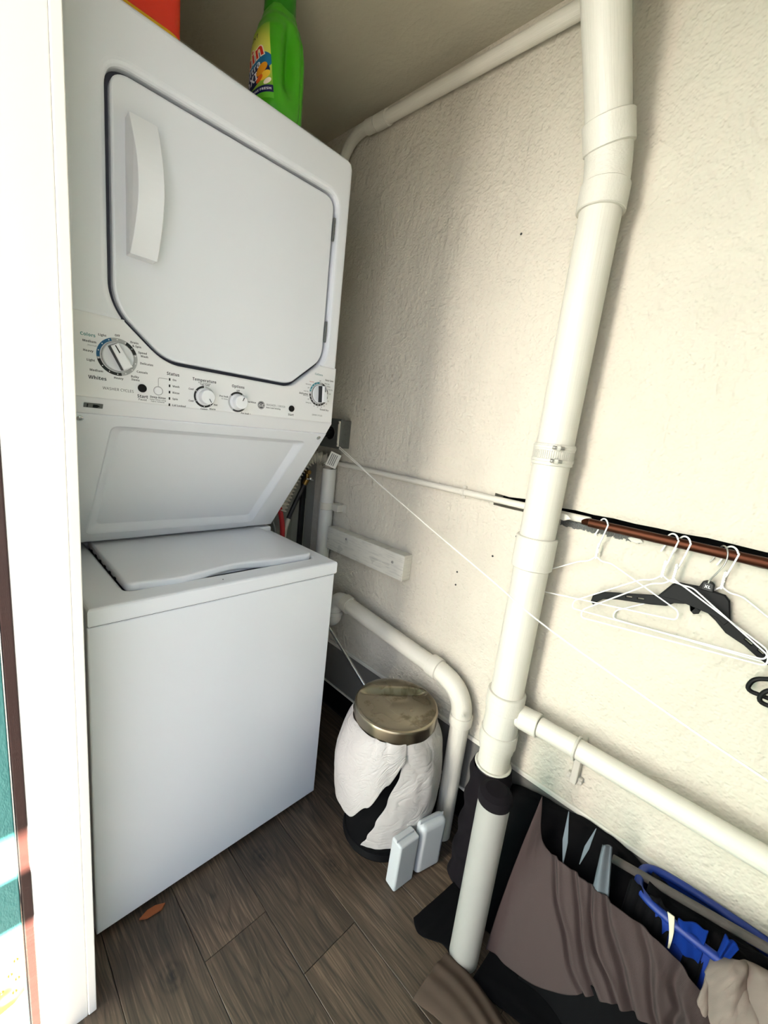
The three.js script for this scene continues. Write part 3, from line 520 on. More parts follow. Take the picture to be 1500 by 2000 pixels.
// ------------------------------------------------------------------ pipes on the right wall
const PX = 0.83, PZ = 0.505, PR = 0.0425;
{
  const t = thing('soil_pipe', 'thick cream painted vertical drain pipe with an angled bend near the ceiling', 'pipe', [PX, 0, PZ]);
  const A = (y) => V(PX, y, PZ), E = A(1.838), ph = 197 * Math.PI / 180, an = 22.5 * Math.PI / 180, u = V(Math.sin(an) * Math.cos(ph), Math.cos(an), Math.sin(an) * Math.sin(ph));
  const B = (k) => E.clone().addScaledVector(u, k);
  part(t, 'pipe', rod(A(0.001), A(1.80), PR), M.pvc);
  part(t, 'upper_pipe', rod(B(0.05), B(0.43), PR), M.pvc);
  part(t, 'elbow', tube(new THREE.QuadraticBezierCurve3(A(1.79), E, B(0.055)), PR * 1.06, 24, 40), M.pvc);
  part(t, 'collar', ring(A(1.750), A(1.801), PR * 1.15, PR), M.pvc); part(t, 'collar', ring(B(0.028), B(0.080), PR * 1.15, PR), M.pvc);
  { const d = V(-0.93, 0.05, 0.40).normalize(), c = A(1.825); part(t, 'mould_mark', rod(c.clone().addScaledVector(d, PR * 1.0), c.clone().addScaledVector(d, PR * 1.10), 0.006, 0.0055, 20), M.pvc); }
  part(t, 'coupling', ring(A(1.2125), A(1.2625), PR * 1.09, PR), M.pvc);
  const band = []; for (let i = 0; i < 60; i++) { const a = i / 60 * Math.PI * 2; const g = box(PR * 1.088, 1.2255, -0.0012, PR * 1.1, 1.2475, 0.0012); g.rotateY(a); g.translate(PX, 0, PZ); band.push(g); } part(t, 'ribbed_band', band, M.pvc);
  for (const y of [1.2545, 1.2245]) {
    part(t, 'hose_clamp', ring(A(y - 0.0048), A(y + 0.0048), PR * 1.115, PR), M.pvc);
    const a = 2.60, r = PR * 1.12, c = V(PX + Math.cos(a) * r, y, PZ + Math.sin(a) * r), tg = V(-Math.sin(a), 0, Math.cos(a));
    const P = (k, o = 0.003) => c.clone().addScaledVector(tg, k).add(V(Math.cos(a) * o, 0, Math.sin(a) * o));
    part(t, 'clamp_screw', [rod(P(-0.014), P(0.006), 0.0042, 0.0042, 16), rod(P(0.006), P(0.012), 0.0052, 0.0048, 6)], M.silverWire);
    part(t, 'clamp_housing', [rod(P(-0.006, 0.001), P(0.004, 0.001), 0.0065, 0.0065, 12)], M.pvc);
  }
  part(t, 'coupling', ring(A(0.956), A(1.037), PR * 1.15, PR), M.pvc);
  part(t, 'tee_body', ring(A(0.43), A(0.604), PR * 1.08, PR), M.pvc); part(t, 'collar', ring(A(0.557), A(0.606), PR * 1.17, PR), M.pvc); part(t, 'collar', ring(A(0.448), A(0.489), PR * 1.17, PR), M.pvc);
  part(t, 'tee_branch', [rod(V(0.835, 0.545, PZ), V(0.838, 0.552, 0.56), 0.027), ring(V(0.838, 0.552, 0.552), V(0.84, 0.554, 0.60), 0.0305, 0.02)], M.pvc);
}
{
  const t = thing('waste_pipe', 'cream waste pipe running level below the hangers towards the viewer', 'pipe', [0.84, 0.554, 0.6]);
  part(t, 'pipe', rod(V(0.84, 0.554, 0.601), V(0.84, 0.554, 1.515), 0.0245), M.pvc);
  const b = part(t, 'pipe_bracket', [rbox(0.8755, 0.43, 0.687, 0.8995, 0.56, 0.703, 0.003), tube(new THREE.CatmullRomCurve3([0, 1, 2, 3, 4, 5, 6, 7, 8].map((i) => V(0.84 + 0.0275 * Math.cos(i / 8 * 6.28), 0.554 + 0.0275 * Math.sin(i / 8 * 6.28), 0.695)), true), 0.0035, 40, 8, true), rbox(0.887, 0.43, 0.676, 0.8995, 0.447, 0.714, 0.003)], M.pvc, 'painted pipe bracket');
  for (const z of [0.680, 0.710]) part(b, 'bracket_screw', rod(V(0.8835, 0.4385, z), V(0.8875, 0.4385, z), 0.0045, 0.0045, 14), M.pvc);
}
{
  const t = thing('sink_drain_pipe', 'cream drain pipe sloping from behind washer and bending down behind bin', 'pipe', [0.855, 0, 0.375]);
  const a = V(0.855, 0.579, -0.175), b = V(0.855, 0.535, 0.255), r = 0.0285;
  part(t, 'pipe', rod(a, b, r), M.pvc); part(t, 'pipe', rod(V(0.855, 0.001, 0.372), V(0.855, 0.43, 0.372), r), M.pvc);
  part(t, 'elbow', tube(new THREE.CubicBezierCurve3(V(0.855, 0.537, 0.25), V(0.855, 0.5285, 0.335), V(0.855, 0.500, 0.372), V(0.855, 0.42, 0.372)), r * 1.08, 40, 32), M.pvc);
  part(t, 'collar', ring(V(0.855, 0.5385, 0.235), V(0.855, 0.535, 0.272), r * 1.2, r * 0.9), M.pvc); part(t, 'collar', ring(V(0.855, 0.408, 0.372), V(0.855, 0.440, 0.372), r * 1.2, r * 0.9), M.pvc);
  part(t, 'mould_mark', rod(V(0.828, 0.462, 0.392), V(0.8235, 0.461, 0.395), 0.006, 0.005, 16), M.pvc);
  part(t, 'collar', ring(V(0.855, 0.581, -0.195), V(0.855, 0.5775, -0.160), r * 1.17, r * 0.9), M.pvc);
  part(t, 'trap_bend', tube([V(0.855, 0.582, -0.19), V(0.853, 0.577, -0.225), V(0.848, 0.545, -0.245), V(0.845, 0.505, -0.238), V(0.84, 0.49, -0.265), V(0.838, 0.505, -0.30), V(0.838, 0.57, -0.305)], r * 1.05, 60, 24), M.pvcBare, 'unpainted trap bend');
  part(t, 'trap_nut', ring(V(0.846, 0.527, -0.243), V(0.8455, 0.512, -0.241), r * 1.25, r * 0.9), M.pvcBare);
}
{
  const t = thing('standpipe', 'short open-topped cream standpipe strapped in the corner behind the washer', 'pipe', [0.866, 0, -0.37]);
  part(t, 'pipe', along(lathe([[0.0245, 0.02], [0.0245, 1.071], [0.0275, 1.071], [0.0275, 0.0]], 40), V(0.866, 0.001, -0.37), V(0.866, 1.1, -0.37)), M.pvcBare);
  part(t, 'pipe_strap', [ring(V(0.866, 0.910, -0.37), V(0.866, 0.938, -0.37), 0.0295, 0.026), rbox(0.868, 0.910, -0.345, 0.8985, 0.938, -0.302, 0.003), rbox(0.894, 0.908, -0.33, 0.8995, 0.94, -0.285, 0.002)], M.pvc);
}
{
  const t = thing('ceiling_pipe', 'slim cream pipe fixed along the corner of ceiling and wall', 'pipe', [0.872, 2.2, -0.2]);
  part(t, 'pipe', rod(V(0.872, 2.213, -0.25), V(0.872, 2.203, 0.60), 0.0185), M.pvc);
  part(t, 'pipe', tube(new THREE.QuadraticBezierCurve3(V(0.872, 2.218, -0.33), V(0.872, 2.226, -0.46), V(0.872, 2.08, -0.466)), 0.0185, 40, 20), M.pvc);
  part(t, 'coupling', ring(V(0.872, 2.2135, -0.29), V(0.872, 2.2125, -0.235), 0.0225, 0.012), M.pvc); part(t, 'coupling', ring(V(0.872, 2.217, -0.335), V(0.872, 2.2145, -0.293), 0.0215, 0.012), M.pvc);
}
{
  const t = thing('conduit', 'thin cream conduit running level along wall to the thick drain pipe', 'pipe', [0.888, 1.094, 0]);
  part(t, 'tube', rod(V(0.888, 1.0955, -0.40), V(0.888, 1.0935, 0.60), 0.0092), M.pvc);
  part(t, 'pipe_clip', [ring(V(0.888, 1.094, 0.228), V(0.888, 1.094, 0.244), 0.0108, 0.008), rbox(0.893, 1.076, 0.230, 0.8995, 1.113, 0.242, 0.002)], M.pvc);
}
{
  const t = thing('copper_pipe', 'bare brown copper pipe half sunk in wall with hangers hooked over', 'pipe', [0.876, 1.0905, 1.0]);
  part(t, 'tube', rod(V(0.878, 1.0905, 0.601), V(0.878, 1.0905, 1.515), 0.0105), M.copper);
  part(t, 'tube', rod(V(0.8885, 1.0905, 0.585), V(0.878, 1.0905, 0.62), 0.0098), M.copper);
}
{
  const t = thing('junction_box', 'galvanised square electrical box with a power plug on wall', 'electrical box', [0.9, 1.21, -0.36]);
  part(t, 'box_body', rbox(0.853, 1.158, -0.418, 0.8995, 1.262, -0.305, 0.002), M.galv);
  part(t, 'cover_plate', rbox(0.848, 1.155, -0.421, 0.853, 1.265, -0.302, 0.002), M.galv);
  part(t, 'cover_ridge', rbox(0.8445, 1.163, -0.316, 0.849, 1.257, -0.306, 0.002), M.lip);
  for (const y of [1.171, 1.249]) part(t, 'screw', rod(V(0.8455, y, -0.311), V(0.841, y, -0.311), 0.004, 0.0035, 14), M.chrome);
  for (const y of [1.182, 1.210, 1.238]) part(t, 'knockout', ring(V(0.874, y, -0.3055), V(0.874, y, -0.3042), y === 1.21 ? 0.004 : 0.0105, y === 1.21 ? 0.001 : 0.0085, 24), M.galv);
  const p = part(t, 'power_plug', along(lathe([[0, 0], [0.024, 0], [0.0245, 0.004], [0.020, 0.006], [0.0195, 0.004], [0.0165, 0.004], [0.016, 0.03], [0.012, 0.045], [0, 0.045]], 32), V(0.848, 1.21, -0.358), V(0, 1.21, -0.358)), M.black, 'black plug');
  part(p, 'plug_ring', along(ring(V(0, 0, 0), V(0, 0.003, 0), 0.0245, 0.018, 32), V(0.848, 1.21, -0.358), V(0, 1.21, -0.358)), M.pvcBare);
}
{
  const t = thing('wooden_cleat', 'whitewashed wooden board screwed to wall beside the washer', 'board', [0.88, 0.75, -0.13]);
  const g = rbox(0.858, 0.757, -0.338, 0.8995, 0.8465, 0.071, 0.0025); const b = part(t, 'board', metricUV(g), M.board);
  for (const [y, z] of [[0.8251, -0.2234], [0.8106, 0.0205]]) part(t, 'screw', rod(V(0.859, y, z), V(0.8555, y, z), 0.005, 0.0042, 18), M.chrome);
}

// ------------------------------------------------------------------ hoses behind the machine
{
  const t = thing('washer_drain_hose', 'ribbed off-white hose arching into the open standpipe', 'hose', [0.79, 0.9, -0.42]);
  const c = new THREE.CatmullRomCurve3([V(0.70, 0.90, -0.44), V(0.735, 1.0, -0.43), V(0.772, 1.072, -0.42), V(0.815, 1.112, -0.40), V(0.852, 1.104, -0.38), V(0.866, 1.05, -0.37), V(0.866, 0.98, -0.37)]);
  const f = c.computeFrenetFrames(300), g = sheet((u, v) => { const q = Math.min(300, Math.round(v * 300)), p = c.getPointAt(v), r = 0.0195 + 0.0050 * Math.sin(v * 2 * Math.PI * 30), a = u * Math.PI * 2; return p.addScaledVector(f.normals[q], r * Math.cos(a)).addScaledVector(f.binormals[q], r * Math.sin(a)); }, 20, 300, 0.0015, true);
  part(t, 'hose', g, M.flex);
  const tg = shapeOf([[0, 0], [0.042, 0], [0.042, 0.056], [0, 0.056]]); const e = extrude(tg, 0.0006, 0.0); e.rotateZ(-0.35); e.rotateY(-0.5); e.translate(0.815, 1.092, -0.335); const tag = part(t, 'care_tag', e, M.tag, 'printed paper tag');
  const ln = []; for (let i = 0; i < 4; i++) { const q = box(0.006 + i * 0.007, 0.006, 0.0006, 0.009 + i * 0.007, 0.05, 0.0011); q.rotateZ(-0.35); q.rotateY(-0.5); q.translate(0.815, 1.092, -0.335); ln.push(q); } part(tag, 'printed_line', ln, M.galv);
}
{
  const t = thing('water_supply_hose', 'dark braided supply hose hanging from a small brass valve', 'hose', [0.79, 1.0, -0.44]);
  part(t, 'hose', tube([V(0.793, 1.003, -0.425), V(0.777, 0.955, -0.435), V(0.748, 0.885, -0.44), V(0.738, 0.86, -0.44)], 0.0085, 40, 14), M.dark);
  part(t, 'taped_end', tube([V(0.738, 0.86, -0.44), V(0.727, 0.82, -0.44), V(0.722, 0.76, -0.44), V(0.722, 0.70, -0.44)], 0.0095, 40, 14), M.flex, 'off-white taped end');
  const v = part(t, 'valve', [rod(V(0.80, 1.022, -0.42), V(0.792, 1.0, -0.425), 0.011, 0.010, 6), rod(V(0.802, 1.055, -0.425), V(0.80, 1.02, -0.421), 0.008, 0.008, 16), rod(V(0.802, 1.05, -0.498), V(0.802, 1.05, -0.41), 0.009, 0.009, 16)], M.brass);
  part(v, 'valve_handle', [rod(V(0.785, 1.027, -0.405), V(0.818, 1.02, -0.405), 0.0035, 0.0035, 10), new THREE.SphereGeometry(0.008, 16, 12).translate(0.802, 1.027, -0.402)], M.chrome);
}
{
  const t = thing('red_hose', 'red water hose dropping behind the washer lid', 'hose', [0.70, 0.8, -0.43]);
  part(t, 'hose', tube([V(0.676, 0.98, -0.44), V(0.688, 0.92, -0.43), V(0.703, 0.85, -0.425), V(0.708, 0.78, -0.425), V(0.708, 0.68, -0.43)], 0.0095, 40, 14), M.redHose);
}
{
  const t = thing('grey_hose', 'thin grey hose beside the red one behind the washer', 'hose', [0.66, 0.8, -0.43]);
  part(t, 'hose', tube([V(0.645, 0.91, -0.44), V(0.662, 0.865, -0.43), V(0.676, 0.82, -0.425), V(0.682, 0.74, -0.425)], 0.006, 30, 12), M.galv);
}
{
  const t = thing('corner_batten', 'dark upright batten in the corner left of the standpipe', 'batten', [0.845, 0.0, -0.47]);
  part(t, 'batten', rbox(0.825, 0.001, -0.498, 0.842, 1.07, -0.478, 0.002), M.dark); part(t, 'edge_strip', rbox(0.8425, 0.001, -0.498, 0.850, 0.93, -0.486, 0.002), M.lip);
}
{
  const t = thing('metal_tube', 'slim chrome tube leaning behind bin against the low ledge', 'tube', [0.84, 0.2, 0]);
  part(t, 'tube', rod(V(0.80, 0.535, -0.29), V(0.80, 0.307, 0.10), 0.0058, 0.0058, 20), M.chrome);
}

// ------------------------------------------------------------------ cord and hangers
{
  const t = thing('clothesline_cord', 'white cord stretched from the electrical box across the wall', 'cord', [0.86, 1.187, -0.39]);
  part(t, 'cord', tube([V(0.86, 1.187, -0.3905), V(0.82, 1.0757, -0.061), V(0.78, 0.9801, 0.2349), V(0.74, 0.9197, 0.4509), V(0.70, 0.8833, 0.6003), V(0.68, 0.8366, 0.8076), V(0.66, 0.8034, 0.9912), V(0.61, 0.72, 1.519)], 0.0017, 160, 8), M.cord);
  part(t, 'doubled_end', tube([V(0.861, 1.193, -0.3905), V(0.838, 1.128, -0.2), V(0.8195, 1.0755, -0.061), V(0.80, 1.03, 0.08)], 0.0017, 60, 8), M.cord);
}
function wireHanger(label, zc, X, neckY, L, R, hookR = 0.0165, turn = 0.8) {
  const t = thing('wire_hanger', label, 'hanger', [0.878, 1.09, zc], 'white wire hangers on the copper pipe');
  const r = 0.0016, hx = Math.cos(turn), hz = -Math.sin(turn), P = V(X, neckY, zc);
  const hook = []; // tip behind the pipe, over the top, down the near side to the neck
  for (let i = 0; i <= 14; i++) { const a = -0.55 + i / 14 * (Math.PI + 0.35), k = hookR; hook.push(V(0.878 + hx * k * Math.cos(a) * 0.9, 1.0905 + k * Math.sin(a), zc + hz * k * Math.cos(a))); }
  hook.unshift(hook[0].clone().add(V(0.001, -0.018, -0.006)));
  hook.push(V(0.866, neckY + 0.036, zc + 0.004), V(X, neckY + 0.022, zc + 0.001), P.clone());
  part(t, 'hook', tube(hook, r * 1.1, 90, 8), M.wire);
  const tw = [[], []]; for (let i = 0; i <= 40; i++) { const f = i / 40, a = f * 22; for (const s of [0, 1]) tw[s].push(V(X + 0.0016 * Math.cos(a + s * 3.14), neckY + 0.004 + f * 0.032, zc + 0.0016 * Math.sin(a + s * 3.14))); }
  part(t, 'twisted_neck', tw.map((w) => tube(w, r * 0.9, 80, 6)), M.wire);
  const lz = L[0], ly = L[1], rz = R[0], ry = R[1], sl = (ry - ly) / (rz - lz);
  const pts = [P.clone().add(V(0, 0.004, 0)), V(X, neckY - 0.010 - 0.012 * sl, zc - 0.014), V(X, neckY - 0.014 - 0.03 * sl, zc - 0.034), V(X, ly + 0.014, lz), V(X, ly - 0.006, lz), V(X, ry - 0.006, rz), V(X, ry + 0.014, rz), V(X, neckY - 0.006 + 0.03 * sl, zc + 0.034), V(X, neckY - 0.004, zc + 0.014), P.clone().add(V(0, 0.004, 0.0015))];
  part(t, 'wire_frame', tube(polyCurve(pts, 0.013), r, 260, 8), M.wire);
  return t;
}
wireHanger('white wire hanger next to the thick drain pipe', 0.633, 0.8757, 1.012, [0.455, 0.885], [0.812, 0.936]);
wireHanger('left of two close white wire hangers over the black hanger', 0.769, 0.864, 1.014, [0.609, 0.884], [0.957, 0.921]);
wireHanger('right of two close white wire hangers over the black hanger', 0.790, 0.859, 1.014, [0.634, 0.872], [0.960, 0.912]);
wireHanger('white wire hanger behind the black plastic hanger', 0.866, 0.8895, 1.018, [0.694, 0.886], [1.045, 0.915]);
{
  const t = thing('plastic_hanger', 'wide black plastic hanger with XL size tab and silver hook', 'hanger', [0.878, 1.09, 0.85]);
  const up = [[0.642, 0.905], [0.644, 0.922], [0.655, 0.935], [0.709, 0.951], [0.769, 0.969], [0.788, 1.002], [0.798, 1.009], [0.832, 1.013], [0.876, 1.010], [0.885, 1.001], [0.895, 0.962], [0.924, 0.945], [0.952, 0.928], [1.0, 0.905], [1.03, 0.885], [1.036, 0.872]];
  const lo = [[1.028, 0.862], [0.963, 0.902], [0.944, 0.911], [0.923, 0.924], [0.892, 0.936], [0.872, 0.954], [0.856, 0.965], [0.846, 0.967], [0.844, 0.957], [0.836, 0.953], [0.829, 0.958], [0.825, 0.971], [0.8, 0.963], [0.788, 0.952], [0.759, 0.944], [0.696, 0.931], [0.667, 0.921], [0.655, 0.908], [0.649, 0.9]];
  const s = shapeOf([...up, ...lo].map(([z, y]) => [-z, y]));
  const slot = (a, b, w) => { const d = new THREE.Vector2(b[0] - a[0], b[1] - a[1]).normalize(), n = [-d.y * w, d.x * w]; return new THREE.Path([[a[0] + n[0], a[1] + n[1]], [b[0] + n[0], b[1] + n[1]], [b[0] - n[0], b[1] - n[1]], [a[0] - n[0], a[1] - n[1]]].map(([z, y]) => new THREE.Vector2(-z, y))); };
  s.holes.push(slot([0.711, 0.9445], [0.723, 0.947], 0.0017), slot([0.734, 0.949], [0.746, 0.9515], 0.0017), slot([0.922, 0.9375], [0.934, 0.9305], 0.0017), slot([0.944, 0.925], [0.953, 0.9195], 0.0015), slot([0.8345, 0.957], [0.8385, 0.9655], 0.0013));
  const g = extrude(s, 0.004, 0.0015, 2); g.rotateY(Math.PI / 2); g.translate(0.8793, 0, 0); part(t, 'hanger_body', g, M.black);
  const rib = extrude(shapeOf([...up.slice(4, 11), [0.888, 0.950], [0.872, 0.962], [0.80, 0.972]].map(([z, y]) => [-z * 0.96 - 0.034, y * 0.97 + 0.0295])), 0.0016, 0.0008, 1); rib.rotateY(Math.PI / 2); rib.translate(0.8768, 0, 0); part(t, 'raised_panel', rib, M.black);
  const cube = part(t, 'size_tab', (() => { const e = extrude(shapeOf([[0.831, 1.009], [0.836, 1.025], [0.842, 1.029], [0.851, 1.028], [0.856, 1.023], [0.857, 1.009]].map(([z, y]) => [-z, y])), 0.012, 0.0012, 2); e.rotateY(Math.PI / 2); e.translate(0.874, 0, 0); return e; })(), M.black);
  const c = document.createElement('canvas'); c.width = c.height = 128; const x = c.getContext('2d'); x.fillStyle = '#101012'; x.fillRect(0, 0, 128, 128); x.fillStyle = '#eeeeea'; x.font = 'bold 74px sans-serif'; x.textAlign = 'center'; x.textBaseline = 'middle'; x.fillText('XL', 64, 66);
  const tx = new THREE.CanvasTexture(c); tx.colorSpace = THREE.SRGBColorSpace; const pl = new THREE.BoxGeometry(0.0004, 0.014, 0.015); pl.translate(0.8725, 1.0185, 0.846); part(cube, 'size_print', pl, mat(0xffffff, 0.5, { map: tx }), 'white XL print');
  part(t, 'hook', tube([V(0.874, 1.026, 0.8455), V(0.873, 1.034, 0.847), V(0.868, 1.048, 0.853), V(0.865, 1.068, 0.861), V(0.866, 1.088, 0.863), V(0.873, 1.102, 0.858), V(0.882, 1.104, 0.851), V(0.891, 1.094, 0.846), V(0.892, 1.076, 0.842), V(0.890, 1.066, 0.838)], 0.0016, 80, 8), M.silverWire, 'silver wire hook');
}
for (const [i, z0, y0, X, lb] of [[0, 0.944, 0.846, 0.872, 'left loop of two black tubular hangers at right edge'], [1, 0.963, 0.838, 0.858, 'right loop of two black tubular hangers at right edge']]) {
  const t = thing('tubular_hanger', lb, 'hanger', [0.878, 1.09, z0 + 0.2]);
  const a = V(X, y0 - 0.002, z0), zc = z0 + 0.205;
  part(t, 'hanger_body', tube(polyCurve([V(X, 0.965, zc), V(X, y0 + 0.035, z0 + 0.030), V(X, y0 + 0.024, z0 + 0.006), V(X, y0 - 0.003, z0), V(X, y0 - 0.004, z0 + 0.41), V(X, y0 + 0.024, z0 + 0.404), V(X, y0 + 0.035, z0 + 0.38), V(X, 0.965, zc + 0.0005)], 0.014), 0.0042, 240, 10), M.black);
  part(t, 'hook', tube([V(X, 0.962, zc), V(X, 1.03, zc), V(0.862, 1.07, zc), V(0.863, 1.092, zc), V(0.878, 1.106, zc), V(0.892, 1.092, zc), V(0.891, 1.075, zc)], 0.0036, 60, 8), M.black);
}

// ------------------------------------------------------------------ bin with white bag
const BX = 0.7245, BZ = 0.223;
{
  const t = thing('pedal_bin', 'round bin with a dull stainless steel lid beside the washer', 'bin', [BX, 0, BZ]);
  part(t, 'bin_body', along(lathe([[0, 0.012], [0.112, 0.012], [0.114, 0.03], [0.116, 0.40], [0.110, 0.41], [0, 0.41]], 64), V(BX, 0, BZ), V(BX, 1, BZ)), M.blackMatte);
  part(t, 'base_ring', along(lathe([[0.08, 0.0005], [0.120, 0.0005], [0.122, 0.006], [0.119, 0.024], [0.112, 0.026], [0.08, 0.02]], 64), V(BX, 0, BZ), V(BX, 1, BZ)), M.black);
  const rim = part(t, 'lid_rim', along(lathe([[0.119, 0.405], [0.1245, 0.405], [0.127, 0.408], [0.1272, 0.442], [0.125, 0.4475], [0.121, 0.4495], [0.118, 0.4485]], 96), V(BX, 0, BZ), V(BX, 1, BZ)), M.steel);
  // lid top: shallow dish with a step where the flap hinges
  const g = sheet((u, v) => {
    const a = u * Math.PI * 2, r = 0.1205 * Math.max(0.0005, v), x = r * Math.cos(a), z = r * Math.sin(a);
    const q = (x * 0.61 - z * 0.79);                           // distance towards the rear of the lid
    let y = 0.4485 - 0.006 * (1 - Math.pow(v, 6));
    y += 0.013 / (1 + Math.exp(-(q - 0.060) / 0.002)) * (1 - Math.pow(v, 8)) - 0.010 * Math.exp(-Math.pow((q - 0.052) / 0.006, 2)) * (1 - Math.pow(v, 8));
    y -= 0.005 * Math.exp(-(Math.pow((x - 0.02) / 0.035, 2) + Math.pow((z + 0.005) / 0.028, 2))) ;
    return V(BX + x, y, BZ + z);
  }, 128, 64, -0.0012, true);
  { const p = g.attributes.position, uv = g.attributes.uv; for (let i = 0; i < p.count; i++) uv.setXY(i, (p.getX(i) - BX) * 3.5 + 0.5, (p.getZ(i) - BZ) * 3.5 + 0.5); }
  part(t, 'lid_top', g, M.steelDirty, 'stained steel lid top');
}
{
  const t = thing('bin_bag', 'white plastic bag hanging loose over the outside of bin', 'bag', [BX, 0.02, BZ]);
  const bulge = (a, v) => 0.122 + (0.016 + 0.024 * Math.pow(Math.max(0, Math.cos(a - 3.5)), 2) + 0.020 * Math.pow(Math.max(0, Math.cos(a - 0.9)), 2)) * Math.sin(Math.PI * Math.min(1, Math.pow(v, 0.7) * 0.95)) + 0.014 * Math.min(1, v * 4) * (fbm(a * 2.6, v * 3.2, 3, 3) - 0.5) + 0.004 * Math.pow(Math.abs(Math.sin(a * 7 + v * 3 + 3 * noise(a * 2, v * 3))), 0.7) * Math.exp(-v * 3);
  const H = (y) => (0.412 - y) / 0.39;                        // 0 under the lid, 1 at the floor
  const P = (a, y, o = 0) => { const r = bulge(a, Math.max(0, H(y))) + o; return V(BX + r * Math.cos(a), y, BZ + r * Math.sin(a)); };
  const lerpTab = (tab, x) => { let i = 0; while (i < tab.length - 2 && tab[i + 1][0] < x) i++; const [a, b] = [tab[i], tab[i + 1]], f = Math.max(0, Math.min(1, (x - a[0]) / (b[0] - a[0]))), q = f * f * (3 - 2 * f); return a[1] + (b[1] - a[1]) * q; };
  const flapHem = [[2.15, 0.365], [2.45, 0.30], [2.75, 0.225], [3.05, 0.165], [3.3, 0.175], [4.2, 0.22]], drapeEdge = [[0.05, 2.86], [0.10, 2.72], [0.16, 2.58], [0.24, 2.40], [0.32, 2.22], [0.412, 2.14]];
  part(t, 'bag_flap', sheet((u, v) => { const a = 2.15 + u * 2.05, hem = lerpTab(flapHem, a); return P(a, 0.412 + (hem - 0.412) * v, 0.004 + 0.010 * v * (1 - Math.pow(2 * u - 0.9, 2))); }, 80, 60, -0.0012), M.bag);
  part(t, 'bag_drape', sheet((u, v) => { const hem = 0.048 + 0.075 * u + 0.015 * noise(u * 6, 2), y = 0.412 + (hem - 0.412) * v, aL = lerpTab(drapeEdge, y); return P(aL + (-0.9 - aL) * u, y, 0.012 * v * Math.exp(-Math.pow((u - 0.3) / 0.3, 2))); }, 120, 80, -0.0012), M.bag);
  part(t, 'bag_back', sheet((u, v) => P(-0.95 - u * 1.2, 0.412 - 0.28 * v), 50, 40, -0.0012), M.bag);
}
{ // pale cartons standing on the floor in front of the bin
  const mk = (label, a, b, d, h, r) => { const t = thing('carton', label, 'carton', [(a.x + b.x) / 2, 0, (a.z + b.z) / 2]); const L = a.distanceTo(b), ang = Math.atan2(-(b.z - a.z), b.x - a.x);
    const g = rbox(0, 0.0005, -d, L, h, 0, r, 4); const p = g.attributes.position; for (let i = 0; i < p.count; i++) { const y = p.getY(i) / h; p.setX(i, p.getX(i) + 0.004 * y * y); } g.computeVertexNormals(); g.rotateY(ang); g.translate(a.x, 0, a.z); part(t, 'carton_body', g, M.carton);
    const f = box(0.004, h * 0.995, -d * 0.5, L - 0.004, h * 1.05, -d * 0.45); f.rotateY(ang); f.translate(a.x, 0, a.z); part(t, 'carton_seal', f, M.carton); };
  mk('upright pale carton standing before the bin, left one', V(0.609, 0, 0.391), V(0.679, 0, 0.401), 0.04, 0.150, 0.006);
  mk('upright pale carton between the bin and loose pipe, right one', V(0.688, 0, 0.404), V(0.775, 0, 0.428), 0.04, 0.165, 0.016);
}

// ------------------------------------------------------------------ laundry heap at lower right
{
  M.offcut = mat(0x989590, 0.5);
  const t = thing('pipe_offcut', 'loose length of pale pipe standing on floor before the heap', 'pipe', [0.64, 0, 0.603]);
  part(t, 'pipe', along(lathe([[0.030, 0.0], [0.0345, 0.0], [0.0355, 0.003], [0.0355, 0.472], [0.0345, 0.476], [0.032, 0.476], [0.031, 0.465], [0.031, 0.01]], 48), V(0.637, 0.0008, 0.603), V(0.6385, 1, 0.6025)), M.offcut);
  part(t, 'stuffing', along(lathe([[0.0358, 0.468], [0.0375, 0.464], [0.0385, 0.474], [0.036, 0.486], [0.024, 0.494], [0, 0.496]], 32), V(0.637, 0.0008, 0.603), V(0.6385, 1, 0.6025)), M.plumCloth, 'dark cloth stuffed over the top');
}
{
  const t = thing('wrapped_cloth', 'dark plum cloth wound round the foot of the thick drain pipe', 'cloth', [PX, 0, PZ]);
  const R = (a, y) => 0.047 + 0.010 * fbm(a * 1.5, y * 9, 4, 3) + 0.022 * Math.pow(Math.max(0, 0.36 - y) / 0.36, 0.8) * (0.6 + 0.4 * Math.cos(a - 2.6)) + 0.004 * Math.sin(y * 70 + a * 2);
  part(t, 'wrap', sheet((u, v) => { const a = u * Math.PI * 2, y = 0.002 + 0.375 * v, r = R(a, y); return V(PX + r * Math.cos(a) * (Math.cos(a) > 0 ? 0.9 : 1), y, PZ + r * Math.sin(a)); }, 70, 60, 0.002, true), M.plumCloth);
  part(t, 'hem', ring(V(PX, 0.376, PZ), V(PX, 0.381, PZ), 0.0500, 0.043), M.lip, 'pale hem');
}
{
  const t = thing('laundry_tub', 'bright blue plastic tub against wall under the waste pipe', 'tub', [0.83, 0, 1.12]);
  const E = (k, a) => { const n = 4, c = Math.cos(a), s = Math.sin(a), q = Math.pow(Math.pow(Math.abs(c), n) + Math.pow(Math.abs(s), n), -1 / n); return [0.828 + 0.056 * k * c * q, 1.115 + 0.235 * k * s * q]; };
  part(t, 'tub_wall', sheet((u, v) => { const [x, z] = E(0.90 + 0.10 * v, u * Math.PI * 2); return V(x, 0.004 + 0.354 * v, z); }, 100, 12, 0.002, true), M.blueTub);
  part(t, 'tub_base', (() => { const g = new THREE.CylinderGeometry(1, 1, 0.004, 48); g.scale(0.046, 1, 0.20); g.translate(0.828, 0.004, 1.115); return g; })(), M.blueTub);
  const rim = []; for (let i = 0; i < 64; i++) { const [x, z] = E(1.02, i / 64 * Math.PI * 2); rim.push(V(x, 0.360, z)); }
  part(t, 'tub_rim', tube(rim, 0.0085, 180, 10, true), M.blueTub);
}
